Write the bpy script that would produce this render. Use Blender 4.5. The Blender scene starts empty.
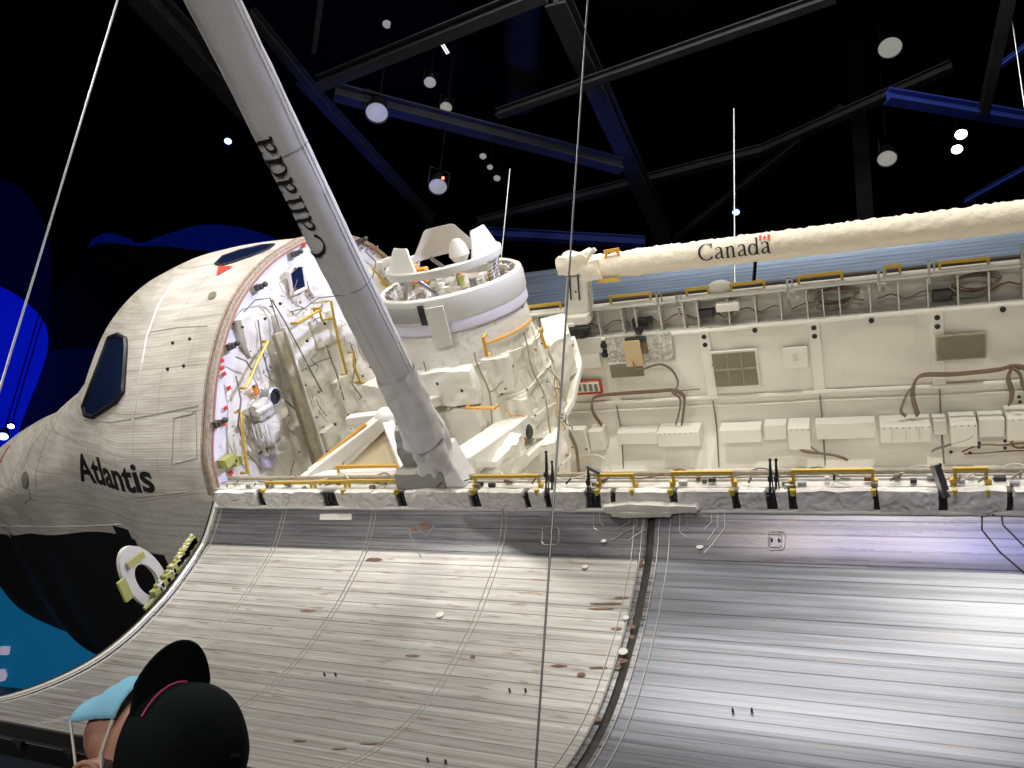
import bpy, bmesh, math, random
import numpy as np
from mathutils import Vector, Matrix, noise
from mathutils.bvhtree import BVHTree
random.seed(7)
C = bpy.context.scene.collection
scn = bpy.context.scene
PI = math.pi
sin, cos = math.sin, math.cos

# ------------------------------------------------------------------ camera
YAW, PITCH, ROLL, CX, CY, CZ, PHI, FPX = (-0.457, 0.319, 0.0885, 6.535, -8.217, -3.035, 0.737, 789.0)
cf = Vector((sin(YAW)*cos(PITCH), cos(YAW)*cos(PITCH), sin(PITCH)))
r0 = Vector((cos(YAW), -sin(YAW), 0)); u0 = r0.cross(cf)
cr = cos(ROLL)*r0 + sin(ROLL)*u0
cu = -sin(ROLL)*r0 + cos(ROLL)*u0
CAM = Vector((CX, CY, CZ))
cd = bpy.data.cameras.new('camera'); co = bpy.data.objects.new('camera', cd); C.objects.link(co)
co.matrix_world = Matrix(((cr.x, cu.x, -cf.x, CX), (cr.y, cu.y, -cf.y, CY), (cr.z, cu.z, -cf.z, CZ), (0, 0, 0, 1)))
cd.sensor_width = 36; cd.lens = FPX/1024*36; cd.clip_start = .05; cd.clip_end = 200
scn.camera = co

# ------------------------------------------------------------------ world, exposure, lamps
w = bpy.data.worlds.new('world'); scn.world = w; w.use_nodes = True
w.node_tree.nodes['Background'].inputs[0].default_value = (.55, .6, .8, 1)
w.node_tree.nodes['Background'].inputs[1].default_value = .012
vs = scn.view_settings
vs.view_transform = 'Standard'; vs.look = 'None'; vs.gamma = 1; vs.use_curve_mapping = False; vs.exposure = 0.75

def aim(o, loc, tgt):
    o.location = loc
    o.rotation_euler = (Vector(tgt)-Vector(loc)).to_track_quat('-Z', 'Y').to_euler()
def spot(loc, tgt, power, col, size=50, blend=.5, rad=.3):
    l = bpy.data.lights.new('hall_or_fill_spot', 'SPOT'); l.energy = power; l.color = col
    l.spot_size = math.radians(size); l.spot_blend = blend; l.shadow_soft_size = rad
    o = bpy.data.objects.new('hall_or_fill_spot', l); C.objects.link(o); aim(o, loc, tgt); return o
def area(loc, tgt, power, col, sx, sy):
    l = bpy.data.lights.new('fill_softlight', 'AREA'); l.energy = power; l.color = col
    l.shape = 'RECTANGLE'; l.size = sx; l.size_y = sy
    o = bpy.data.objects.new('fill_softlight', l); C.objects.link(o); aim(o, loc, tgt); return o
WARM = (1, .945, .84); NEUT = (1, .96, .9); BLUE = (.12, .2, 1)
# theatre spots above the visitors' gallery, lighting the open bay; added fill lamps among them
spot((9, -7, 9.5), (6, 2.2, -.2), 2000, WARM, 55, .6, .35)
spot((3, -9, 9), (1.5, -.5, .8), 1500, WARM, 45, .6, .3)
spot((-4, -11, 8), (2.5, -4.2, -2.8), 1500, NEUT, 50, .6, .4)
spot((-5, -8, 9), (-3.2, -1, .5), 1500, WARM, 48, .7, .4)
area((5, -2, 9), (5, 0, 0), 450, NEUT, 7, 4)  # soft overhead fill added to brighten the bay and doors
spot((12, -2, 7.5), (2.5, -3, 2.5), 4600, (.68, .70, 1), 32, .6, .3)
spot((-1, -15, -.5), (-2.5, -1, -.8), 1350, NEUT, 60, .8, .5)  # low frontal fill, added to lift the shaded side of the nose
spot((7, -15, -.5), (6, -2.5, -.3), 800, NEUT, 60, .8, .5)  # second low fill, added to brighten the near sill
# small accent lamps whose reflections show in the polished door skin
for lp, tp_, pw, cl_, rd in (((5.12, -9.96, 1.79), (5.95, -1.92, -2.16), 90, (1, .85, .7), .2), ((6.14, -9.97, 1.88), (6.37, -1.91, -2.13), 50, (.2, .3, 1), .2),
                            ((7.12, -9.99, 1.79), (6.78, -1.92, -2.17), 110, (1, .85, .7), .22), ((8.07, -9.91, 1.91), (7.18, -1.91, -2.11), 90, (.15, .25, 1), .3),
                            ((8.12, -5.73, 5.49), (7.17, -2.2, -2.74), 45, (1, .97, .9), .5), ((.99, -3.9, 5.28), (4.26, -2.37, -2.96), 50, (1, .93, .8), .4), ((-1.54, -2.88, 4.66), (3.08, -2.45, -3.05), 40, (1, .95, .85), .5)):
    spot(lp, tp_, pw, cl_, 30, .8, rd)

# ------------------------------------------------------------------ orbiter frame (rolled 42 degrees towards the visitors)
ROT = Matrix.Rotation(PHI, 4, 'X'); RI = ROT.inverted()
camL = RI @ CAM
def ray(u, v):
    d = cf + cr*((u-512)/FPX) - cu*((v-384)/FPX)
    return d
def P(u, v, ax, val):
    "point of the orbiter frame seen at u,v lying on the plane ax = val"
    d = RI @ ray(u, v); i = 'xyz'.index(ax)
    return camL + d*((val-camL[i])/d[i])
def PW(u, v, ax, val):
    d = ray(u, v); i = 'xyz'.index(ax)
    return CAM + d*((val-CAM[i])/d[i])
def PD(u, v, dist): return CAM + ray(u, v)*dist
def V(*a): return Vector(a)

# ------------------------------------------------------------------ materials
MATS = {}
def nodes(m): return m.node_tree.nodes, m.node_tree.links
def mat(name, col, rough=.6, metal=0, bump=None, emit=None, var=None, coat=0, spec=.5, trans=0):
    """bump = (kind, scale, strength, distance); var = (scale, darker colour, amount)"""
    if name in MATS: return MATS[name]
    m = bpy.data.materials.new(name); m.use_nodes = True; MATS[name] = m
    N, L = nodes(m); b = N['Principled BSDF']
    b.inputs['Base Color'].default_value = (*col, 1); b.inputs['Roughness'].default_value = rough
    b.inputs['Metallic'].default_value = metal; b.inputs['Coat Weight'].default_value = coat
    b.inputs['Specular IOR Level'].default_value = spec; b.inputs['Transmission Weight'].default_value = trans
    tc = N.new('ShaderNodeTexCoord')
    if emit:
        b.inputs['Emission Color'].default_value = (*emit[0], 1); b.inputs['Emission Strength'].default_value = emit[1]
    if var:
        n = N.new('ShaderNodeTexNoise'); n.inputs['Scale'].default_value = var[0]; n.inputs['Detail'].default_value = 6
        L.new(tc.outputs['Object'], n.inputs['Vector'])
        rp = N.new('ShaderNodeValToRGB'); rp.color_ramp.elements[0].position = .35; rp.color_ramp.elements[1].position = .65
        k = var[2]; rp.color_ramp.elements[0].color = (*[col[i]*(1-k)+var[1][i]*k for i in range(3)], 1)
        rp.color_ramp.elements[1].color = (*col, 1)
        L.new(n.outputs['Fac'], rp.inputs[0]); L.new(rp.outputs[0], b.inputs['Base Color'])
    if bump:
        kind, sc, st, ds = bump
        bm = N.new('ShaderNodeBump'); bm.inputs['Strength'].default_value = st; bm.inputs['Distance'].default_value = ds
        if kind == 'noise':
            t = N.new('ShaderNodeTexNoise'); t.inputs['Scale'].default_value = sc; t.inputs['Detail'].default_value = 8
            L.new(tc.outputs['Object'], t.inputs['Vector']); L.new(t.outputs['Fac'], bm.inputs['Height'])
        elif kind == 'crinkle':
            n2 = N.new('ShaderNodeTexNoise'); n2.inputs['Scale'].default_value = sc*.6
            L.new(tc.outputs['Object'], n2.inputs['Vector'])
            mx = N.new('ShaderNodeVectorMath'); mx.operation = 'ADD'
            L.new(tc.outputs['Object'], mx.inputs[0]); L.new(n2.outputs['Color'], mx.inputs[1])
            t = N.new('ShaderNodeTexVoronoi'); t.feature = 'SMOOTH_F1'; t.inputs['Scale'].default_value = sc
            L.new(mx.outputs[0], t.inputs['Vector']); L.new(t.outputs['Distance'], bm.inputs['Height'])
        L.new(bm.outputs[0], b.inputs['Normal'])
    return m

def with_dots(m, scale, col, rad):
    "small dark fastener buttons scattered on a blanket"
    N, L = nodes(m); b = N['Principled BSDF']; tc = N.new('ShaderNodeTexCoord')
    v = N.new('ShaderNodeTexVoronoi'); v.inputs['Scale'].default_value = scale; v.inputs['Randomness'].default_value = .75
    L.new(tc.outputs['Object'], v.inputs['Vector'])
    lt = N.new('ShaderNodeMath'); lt.operation = 'LESS_THAN'; lt.inputs[1].default_value = rad
    L.new(v.outputs['Distance'], lt.inputs[0])
    mx = N.new('ShaderNodeMixRGB'); mx.inputs[2].default_value = (*col, 1)
    s = b.inputs['Base Color']
    if s.is_linked: L.new(s.links[0].from_socket, mx.inputs[1])
    else: mx.inputs[1].default_value = s.default_value
    L.new(lt.outputs[0], mx.inputs[0]); L.new(mx.outputs[0], s)
    return m

def fuselage_material():
    m = mat('white_quilted_insulation', (.74, .71, .66), .75, var=(1.3, (.45, .42, .38), .35))
    N, L = nodes(m); b = N['Principled BSDF']; tc = N.new('ShaderNodeTexCoord')
    mp = N.new('ShaderNodeMapping'); mp.inputs['Rotation'].default_value = (PI/2, 0, 0)
    L.new(tc.outputs['Object'], mp.inputs[0])
    br = N.new('ShaderNodeTexBrick'); br.inputs['Scale'].default_value = 1.0
    br.inputs['Brick Width'].default_value = .75; br.inputs['Row Height'].default_value = .42; br.inputs['Mortar Size'].default_value = .006
    br.inputs['Color1'].default_value = (1, 1, 1, 1); br.inputs['Color2'].default_value = (.95, .94, .92, 1); br.inputs['Mortar'].default_value = (.72, .7, .66, 1)
    L.new(mp.outputs[0], br.inputs['Vector'])
    mul = N.new('ShaderNodeMixRGB'); mul.blend_type = 'MULTIPLY'; mul.inputs[0].default_value = .9
    s = b.inputs['Base Color']; L.new(s.links[0].from_socket, mul.inputs[1]); L.new(br.outputs['Color'], mul.inputs[2])
    # weathering streaks running back from the nose
    mp2 = N.new('ShaderNodeMapping'); mp2.inputs['Scale'].default_value = (1.2, 1.2, 14)
    L.new(tc.outputs['Object'], mp2.inputs[0])
    n = N.new('ShaderNodeTexNoise'); n.inputs['Scale'].default_value = 1.6; n.inputs['Detail'].default_value = 7; L.new(mp2.outputs[0], n.inputs['Vector'])
    rp = N.new('ShaderNodeValToRGB'); rp.color_ramp.elements[0].position = .38; rp.color_ramp.elements[1].position = .6
    rp.color_ramp.elements[0].color = (.72, .69, .65, 1); rp.color_ramp.elements[1].color = (1, 1, 1, 1); L.new(n.outputs['Fac'], rp.inputs[0])
    mu2 = N.new('ShaderNodeMixRGB'); mu2.blend_type = 'MULTIPLY'; mu2.inputs[0].default_value = .7
    L.new(mul.outputs[0], mu2.inputs[1]); L.new(rp.outputs[0], mu2.inputs[2]); L.new(mu2.outputs[0], s)
    # quilting stitches
    wv = N.new('ShaderNodeTexWave'); wv.bands_direction = 'Z'; wv.inputs['Scale'].default_value = 11; wv.inputs['Distortion'].default_value = 1.2
    L.new(tc.outputs['Object'], wv.inputs['Vector'])
    bm = N.new('ShaderNodeBump'); bm.inputs['Strength'].default_value = .16; bm.inputs['Distance'].default_value = .006
    ad = N.new('ShaderNodeMath'); ad.operation = 'ADD'; L.new(wv.outputs['Fac'], ad.inputs[0]); L.new(br.outputs['Fac'], ad.inputs[1])
    L.new(ad.outputs[0], bm.inputs['Height']); L.new(bm.outputs[0], b.inputs['Normal'])
    return m

def radiator_material(name, base, stains, metal=.8, rough=.34, bump=.25):
    "silvery radiator skin: UV x runs along the ship in metres, UV y across the panel in metres"
    m = mat(name, base, rough, metal)
    N, L = nodes(m); b = N['Principled BSDF']
    uv = N.new('ShaderNodeUVMap'); uv.uv_map = 'UVMap'
    sep = N.new('ShaderNodeSeparateXYZ'); L.new(uv.outputs[0], sep.inputs[0])
    def math_(op, a, c=None):
        n = N.new('ShaderNodeMath'); n.operation = op
        for i, k in enumerate((a, c)):
            if k is None: continue
            if isinstance(k, (int, float)): n.inputs[i].default_value = k
            else: L.new(k, n.inputs[i])
        return n.outputs[0]
    # strip lines every 9 cm
    fr = math_('FRACT', math_('MULTIPLY', sep.outputs['Y'], 9.0))
    line = math_('LESS_THAN', fr, .09)
    fr2 = math_('FRACT', math_('MULTIPLY', sep.outputs['Y'], 33.0)); line2 = math_('LESS_THAN', fr2, .12)
    mp = N.new('ShaderNodeMapping'); mp.inputs['Scale'].default_value = (1.1, 26, 1); L.new(uv.outputs[0], mp.inputs[0])
    n1 = N.new('ShaderNodeTexNoise'); n1.inputs['Scale'].default_value = 1.0; n1.inputs['Detail'].default_value = 5; n1.inputs['Roughness'].default_value = .65
    L.new(mp.outputs[0], n1.inputs['Vector'])
    r1 = N.new('ShaderNodeValToRGB'); r1.color_ramp.elements[0].position = .36; r1.color_ramp.elements[1].position = .66
    r1.color_ramp.elements[0].color = (*[c*.74 for c in base], 1); r1.color_ramp.elements[1].color = (*[min(1, c*1.08) for c in base], 1)
    L.new(n1.outputs['Fac'], r1.inputs[0])
    m1 = N.new('ShaderNodeMixRGB'); m1.inputs[2].default_value = (*[c*.42 for c in base], 1)
    # dashed lines: the line shows only where a slow noise lets it
    mp3 = N.new('ShaderNodeMapping'); mp3.inputs['Scale'].default_value = (.9, 11, 1); L.new(uv.outputs[0], mp3.inputs[0])
    n3 = N.new('ShaderNodeTexNoise'); n3.inputs['Scale'].default_value = 1.0; L.new(mp3.outputs[0], n3.inputs['Vector'])
    L.new(math_('MULTIPLY', line, math_('MULTIPLY', math_('POWER', n3.outputs['Fac'], 2.0), 4.0)), m1.inputs[0]); L.new(r1.outputs[0], m1.inputs[1])
    wn = N.new('ShaderNodeTexWhiteNoise'); wn.noise_dimensions = '1D'; L.new(math_('FLOOR', math_('MULTIPLY', sep.outputs['Y'], 27.0)), wn.inputs['W'])
    tone = N.new('ShaderNodeMapRange'); tone.inputs['To Min'].default_value = .80; tone.inputs['To Max'].default_value = 1.12; L.new(wn.outputs['Value'], tone.inputs['Value'])
    mt = N.new('ShaderNodeVectorMath'); mt.operation = 'SCALE'; L.new(m1.outputs[0], mt.inputs[0]); L.new(tone.outputs[0], mt.inputs['Scale'])
    m2 = N.new('ShaderNodeMixRGB'); m2.inputs[2].default_value = (*[min(1, c*1.2) for c in base], 1)
    L.new(math_('MULTIPLY', line2, .25), m2.inputs[0]); L.new(mt.outputs[0], m2.inputs[1])
    last = m2.outputs[0]
    if stains:
        mp4 = N.new('ShaderNodeMapping'); mp4.inputs['Scale'].default_value = (2.3, 22, 1); L.new(uv.outputs[0], mp4.inputs[0])
        n4 = N.new('ShaderNodeTexNoise'); n4.inputs['Scale'].default_value = 1.3; n4.inputs['Detail'].default_value = 3; L.new(mp4.outputs[0], n4.inputs['Vector'])
        r4 = N.new('ShaderNodeValToRGB'); r4.color_ramp.elements[0].position = .60; r4.color_ramp.elements[1].position = .68
        r4.color_ramp.elements[0].color = (0, 0, 0, 1); r4.color_ramp.elements[1].color = (1, 1, 1, 1); L.new(n4.outputs['Fac'], r4.inputs[0])
        m4 = N.new('ShaderNodeMixRGB'); m4.inputs[2].default_value = (.30, .20, .13, 1)
        L.new(math_('MULTIPLY', r4.outputs[0], stains), m4.inputs[0]); L.new(last, m4.inputs[1]); last = m4.outputs[0]
    L.new(last, b.inputs['Base Color'])
    rr = N.new('ShaderNodeMapRange'); rr.inputs['To Min'].default_value = rough-.08; rr.inputs['To Max'].default_value = rough+.12
    L.new(n1.outputs['Fac'], rr.inputs['Value']); L.new(rr.outputs[0], b.inputs['Roughness'])
    bm = N.new('ShaderNodeBump'); bm.inputs['Strength'].default_value = bump; bm.inputs['Distance'].default_value = .004
    L.new(math_('ADD', line, n1.outputs['Fac']), bm.inputs['Height']); L.new(bm.outputs[0], b.inputs['Normal'])
    return m

M = dict(
    hull=fuselage_material(),
    belly=mat('black_tiles', (.012, .012, .013), .55, bump=('crinkle', 7, .6, .01)),
    cloth=mat('white_beta_cloth', (.80, .775, .70), .8, bump=('crinkle', 5, .45, .04)),
    cloth_pad=mat('white_padded_blanket', (.78, .75, .68), .8, bump=('crinkle', 2.4, .55, .08)),
    liner=mat('white_bay_liner', (.80, .77, .70), .6, bump=('crinkle', 1.6, .6, .09)),
    arm_cloth=mat('arm_blanket', (.84, .82, .83), .75, bump=('crinkle', 4, .35, .03), var=(3, (.6, .58, .6), .3)),
    boom_cloth=mat('boom_blanket', (.80, .73, .60), .8, bump=('noise', 14, .6, .03)),
    hinge_cloth=mat('wrinkled_grey_white_blanket', (.86, .83, .79), .8, bump=('crinkle', 7, .7, .04), var=(6, (.45, .43, .40), .4)),
    grey_cloth=mat('grey_fabric', (.30, .30, .30), .85, bump=('crinkle', 5, .5, .03)),
    shell=mat('painted_metal', (.66, .64, .58), .45),
    ringm=mat('ribbed_grey_white_band', (.60, .59, .55), .6, bump=('noise', 40, .3, .01)),
    white=mat('white_paint', (.82, .80, .74), .5),
    steel=mat('steel', (.35, .35, .36), .35, .9),
    darkmetal=mat('dark_metal', (.05, .05, .055), .45, .6),
    black=mat('black_rubber', (.012, .012, .012), .6),
    glass=mat('dark_window_glass', (.01, .018, .06), .06, 0, spec=.8, coat=.6),
    gold=mat('yellow_anodised_rail', (.62, .42, .06), .4, .3),
    amber=mat('amber_anodised_rail', (.72, .38, .06), .4, .2),
    brown=mat('brown_seal', (.30, .21, .14), .7, var=(30, (.5, .43, .34), .7)),
    tan=mat('tan_strap', (.42, .36, .26), .75, var=(14, (.2, .17, .12), .5)),
    cable=mat('brown_cable', (.22, .13, .08), .6),
    cable2=mat('grey_cable', (.20, .19, .17), .6),
    red=mat('red_tag', (.75, .04, .02), .6),
    orange=mat('orange_kapton', (.85, .30, .04), .5),
    vent=mat('olive_mesh_vent', (.22, .20, .14), .7, bump=('noise', 90, .6, .01)),
    kraft=mat('kraft_cover', (.62, .48, .28), .7),
    ink=mat('black_lettering', (.01, .01, .012), .7),
    green=mat('zinc_primer', (.42, .42, .12), .6),
    rad1=radiator_material('forward_radiator_skin', (.58, .56, .53), .7, .6, .40),
    rad2=radiator_material('aft_radiator_skin', (.265, .28, .315), .25, .7, .37),
    strip=radiator_material('door_strip_skin', (.35, .345, .37), .35, .7, .27, .05),
    farrad=radiator_material('starboard_radiator_skin', (.24, .31, .42), 0, .6, .4),
    rim=mat('pale_door_rim', (.62, .61, .58), .4, .5),
    beam=mat('charcoal_painted_steel', (.055, .055, .06), .75, var=(2.5, (.02, .02, .025), .6)),
    hall=mat('black_painted_hall', (.004, .004, .005), .9),
)
with_dots(M['cloth'], 3.6, (.05, .045, .04), .075)
with_dots(M['cloth_pad'], 4.2, (.05, .045, .04), .075)

# ------------------------------------------------------------------ mesh builder
class MB:
    def __init__(s): s.v = []; s.f = []; s.uv = {}
    def add(s, vs_, fs):
        n = len(s.v); s.v += [Vector(p) for p in vs_]; s.f += [tuple(i+n for i in f) for f in fs]; return n
    def box(s, c, size, ax=None, taper=1):
        c = Vector(c); X, Y, Z = ax if ax else (V(1, 0, 0), V(0, 1, 0), V(0, 0, 1))
        a, b, d = [k/2 for k in size]; vs_ = []
        for k in (-1, 1):
            t = taper if k > 0 else 1
            for i, j in ((-1, -1), (1, -1), (1, 1), (-1, 1)): vs_.append(c+X*a*i*t+Y*b*j*t+Z*d*k)
        s.add(vs_, [(3, 2, 1, 0), (4, 5, 6, 7), (0, 1, 5, 4), (1, 2, 6, 5), (2, 3, 7, 6), (3, 0, 4, 7)]); return s
    def beam(s, a, b, w_, h, up=(0, 0, 1)):
        a = Vector(a); b = Vector(b); d = (b-a); L = d.length; d.normalize()
        up = Vector(up); sd = d.cross(up).normalized(); u = sd.cross(d)
        return s.box((a+b)/2, (L, w_, h), (d, sd, u))
    def tube(s, pts, r, n=8, cap=True, closed=False):
        pts = [Vector(p) for p in pts]; rings = []; m = len(pts); prev = None
        for i, p in enumerate(pts):
            if closed: t = pts[(i+1) % m]-pts[i-1]
            else: t = pts[min(i+1, m-1)]-pts[max(i-1, 0)]
            t.normalize()
            if prev is None:
                prev = t.orthogonal().normalized()
            prev = (prev-t*prev.dot(t)).normalized(); q = t.cross(prev)
            rr = r[i] if isinstance(r, (list, tuple)) else r
            rings.append([p+(prev*cos(2*PI*k/n)+q*sin(2*PI*k/n))*rr for k in range(n)])
        vs_ = [x for rg in rings for x in rg]; fs = []
        for i in range(m if closed else m-1):
            j = (i+1) % m
            for k in range(n): fs.append((i*n+k, i*n+(k+1) % n, j*n+(k+1) % n, j*n+k))
        if cap and not closed: fs += [tuple(range(n-1, -1, -1)), tuple((m-1)*n+k for k in range(n))]
        s.add(vs_, fs); return s
    def cyl(s, a, b, r, n=16, r2=None): return s.tube([a, b], [r, r if r2 is None else r2], n)
    def lathe(s, c, prof, n=48, ax=(V(1, 0, 0), V(0, 1, 0), V(0, 0, 1)), close=False, a0=0, a1=2*PI):
        "prof = (radius, height) list; turned about ax[2] through c"
        c = Vector(c); full = abs(a1-a0-2*PI) < 1e-6; cols = n if full else n+1; vs_ = []; m = len(prof)
        for k in range(cols):
            t = a0+(a1-a0)*k/n
            for r, h in prof: vs_.append(c+(ax[0]*cos(t)+ax[1]*sin(t))*r+ax[2]*h)
        fs = []
        for k in range(n):
            k2 = (k+1) % cols
            for i in range(m if close else m-1):
                j = (i+1) % m; fs.append((k*m+i, k2*m+i, k2*m+j, k*m+j))
        if close and not full: fs += [tuple(range(m-1, -1, -1)), tuple((cols-1)*m+i for i in range(m))]
        s.add(vs_, fs); return s
    def prism(s, poly, ext):
        poly = [Vector(p) for p in poly]; n = len(poly); ext = Vector(ext)
        s.add(poly+[p+ext for p in poly], [tuple(range(n-1, -1, -1)), tuple(range(n, 2*n))]+[(i, (i+1) % n, n+(i+1) % n, n+i) for i in range(n)]); return s
    def ball(s, c, r, n=16, m=10, ax=(V(1, 0, 0), V(0, 1, 0), V(0, 0, 1))):
        c = Vector(c); r = r if isinstance(r, (tuple, list)) else (r, r, r); vs_ = []; fs = []
        for i in range(m+1):
            t = PI*i/m
            for k in range(n):
                a = 2*PI*k/n; vs_.append(c+ax[0]*r[0]*sin(t)*cos(a)+ax[1]*r[1]*sin(t)*sin(a)+ax[2]*r[2]*cos(t))
        for i in range(m):
            for k in range(n): fs.append((i*n+k, (i+1)*n+k, (i+1)*n+(k+1) % n, i*n+(k+1) % n))
        s.add(vs_, fs); return s
    def grid(s, rows, uvs=None):
        n = len(s.v); a = len(rows); b = len(rows[0]); base = len(s.f)
        s.v += [Vector(p) for r in rows for p in r]
        for i in range(a-1):
            for j in range(b-1):
                f = (n+i*b+j, n+i*b+j+1, n+(i+1)*b+j+1, n+(i+1)*b+j); s.f.append(f)
                if uvs: s.uv[len(s.f)-1] = [uvs[i][j], uvs[i][j+1], uvs[i+1][j+1], uvs[i+1][j]]
        return s
    def pad(s, c, size, ax=None, div=7, amp=.03, bulge=.35, seed=0):
        "a wrapped, wrinkled block: subdivided rounded box with noisy faces"
        c = Vector(c); X, Y, Z = ax if ax else (V(1, 0, 0), V(0, 1, 0), V(0, 0, 1)); h = [k/2 for k in size]
        idx = {}; vs_ = []; fs = []
        def vid(i, j, k):
            if (i, j, k) not in idx:
                p = [2*i/div-1, 2*j/div-1, 2*k/div-1]
                q = Vector(p); l = max(abs(t) for t in p); e = q.normalized()*l*1.25
                q = q*(1-bulge*.5)+e*(bulge*.5)
                o = c+X*h[0]*q.x+Y*h[1]*q.y+Z*h[2]*q.z
                nz = noise.noise_vector((o+V(seed, seed*2.3, 0))*4.5)*amp+noise.noise_vector((o+V(seed, 0, 0))*11)*amp*.5
                idx[(i, j, k)] = len(vs_); vs_.append(o+nz)
            return idx[(i, j, k)]
        D = div
        for i in range(D):
            for j in range(D):
                fs += [(vid(i, j, 0), vid(i, j+1, 0), vid(i+1, j+1, 0), vid(i+1, j, 0)), (vid(i, j, D), vid(i+1, j, D), vid(i+1, j+1, D), vid(i, j+1, D)),
                       (vid(i, 0, j), vid(i+1, 0, j), vid(i+1, 0, j+1), vid(i, 0, j+1)), (vid(i, D, j), vid(i, D, j+1), vid(i+1, D, j+1), vid(i+1, D, j)),
                       (vid(0, i, j), vid(0, i, j+1), vid(0, i+1, j+1), vid(0, i+1, j)), (vid(D, i, j), vid(D, i+1, j), vid(D, i+1, j+1), vid(D, i, j+1))]
        s.add(vs_, fs); return s

def build(name, mb, m, parent=None, label=None, smooth=35, bevel=0, frame='orb', origin=None):
    "links one mesh object; vertices are given in the frame's coordinates"
    root = parent
    while root is not None and root.parent: root = root.parent
    if root is not None: org = Vector(root['_org'])
    else: org = Vector(origin) if origin is not None else sum(mb.v, Vector())/len(mb.v)
    me = bpy.data.meshes.new(name); me.from_pydata([p-org for p in mb.v], [], mb.f); me.validate(); me.update()
    if not mb.uv and smooth:
        bm_ = bmesh.new(); bm_.from_mesh(me); bmesh.ops.remove_doubles(bm_, verts=bm_.verts, dist=1e-5); bm_.to_mesh(me); bm_.free()
    if mb.uv:
        ul = me.uv_layers.new(name='UVMap')
        for p in me.polygons:
            if p.index in mb.uv:
                for li, c in zip(p.loop_indices, mb.uv[p.index]): ul.data[li].uv = c
    me.materials.append(m)
    if smooth:
        me.shade_smooth(); me.set_sharp_from_angle(angle=math.radians(smooth))
    o = bpy.data.objects.new(name, me); C.objects.link(o)
    if parent: o.parent = parent
    else:
        o['_org'] = list(org)
        o.matrix_world = (ROT @ Matrix.Translation(org)) if frame == 'orb' else Matrix.Translation(org)
    if bevel:
        b = o.modifiers.new('bevel', 'BEVEL'); b.width = bevel; b.segments = 2; b.limit_method = 'ANGLE'
    if label: o['label'] = label
    return o
def tag(o, label, cat, group=None, kind=None):
    o['label'] = label; o['category'] = cat
    if group: o['group'] = group
    if kind: o['kind'] = kind
    return o
def thing(name, label, cat, org, frame='orb', group=None):
    o = bpy.data.objects.new(name, None); C.objects.link(o); o['_org'] = list(org); o.empty_display_size = .2
    o.matrix_world = (ROT @ Matrix.Translation(Vector(org))) if frame == 'orb' else Matrix.Translation(Vector(org))
    return tag(o, label, cat, group)

def interp(xs, ys, x):
    "smooth monotone-ish interpolation"
    n = len(xs)
    if x <= xs[0]: return ys[0]
    if x >= xs[-1]: return ys[-1]
    i = max(k for k in range(n-1) if xs[k] <= x)
    h = xs[i+1]-xs[i]; t = (x-xs[i])/h
    def sl(k):
        if k == 0: return (ys[1]-ys[0])/(xs[1]-xs[0])
        if k == n-1: return (ys[-1]-ys[-2])/(xs[-1]-xs[-2])
        a = (ys[k]-ys[k-1])/(xs[k]-xs[k-1]); b = (ys[k+1]-ys[k])/(xs[k+1]-xs[k])
        return 0 if a*b <= 0 else 2*a*b/(a+b)
    m0, m1 = sl(i)*h, sl(i+1)*h
    return (2*t**3-3*t*t+1)*ys[i]+(t**3-2*t*t+t)*m0+(-2*t**3+3*t*t)*ys[i+1]+(t**3-t*t)*m1

# ------------------------------------------------------------------ the hall
def struct(name, mb, m, label=None):
    o = build(name, mb, m, frame='world', smooth=0); o['kind'] = 'structure'; return o
FLOOR = -4.65; CEIL = 15
struct('floor', MB().box((0, 8, FLOOR-.1), (70, 60, .2)), mat('hall_floor', (.012, .012, .016), .5, var=(.5, (.004, .004, .006), .8)))
struct('ceiling', MB().box((0, 8, CEIL+.1), (70, 60, .2)), M['hall'])
struct('wall_back', MB().box((0, 38.1, 5), (70, .2, 22)), mat('dark_back_wall', (.02, .02, .03), .9))
spot((30, 26, -3), (26, 38, 7), 1400, (.05, .12, 1), 80, 1, .3)  # unseen blue spots, added to wash the back wall right and left
spot((-28, 24, -3), (-32, 38, 6), 900, (.05, .12, 1), 80, 1, .3)
struct('wall_left', MB().box((-35.1, 8, 5), (.2, 60, 22)), M['hall'])
struct('wall_right', MB().box((35.1, 8, 5), (.2, 60, 22)), M['hall'])
struct('wall_front', MB().box((0, -22.1, 5), (70, .2, 22)), M['hall'])

# ------------------------------------------------------------------ the orbiter
shuttle = thing('space_shuttle', 'white space shuttle with its payload bay open and Atlantis written on the nose', 'spacecraft', (0, 0, 0))
SX = [-8.62, -8.45, -8.0, -7.2, -6.2, -5.3, -4.8, -4.3, -3.7, -3.0, -2.2, -1.2, 0]
SW = [.05, .42, .83, 1.36, 1.46, 1.78, 1.85, 2.0, 2.13, 2.17, 2.32, 2.59, 2.62]
SC = [-1.45, -1.40, -1.28, -1.05, -.80, -.62, -.5, -.38, -.25, -.14, -.05, 0, 0]
ST = [-1.39, -1.14, -.83, -.45, -.06, .09, .27, .58, .83, 1.30, 2.04, 2.17, 2.12]
TA = [0, .158, .341, .644, 1.04, 1.377, PI/2]
TY = [1, .977, .908, .769, .5, .192, 0]; TZ = [0, .156, .322, .578, .853, .976, 1]
def arch_unit(a):
    "unit cross-section of the upper body, slightly fuller at the shoulder than an ellipse"
    b_ = min(a, PI-a); return math.copysign(interp(TA, TY, b_), cos(a)), interp(TA, TZ, b_)
SB = [-1.65, -2.37, -3.0, -3.6, -3.9, -4.05, -4.1, -4.15, -4.2, -4.2, -4.2, -4.2, -4.2]
SNT = [2]*13
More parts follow.
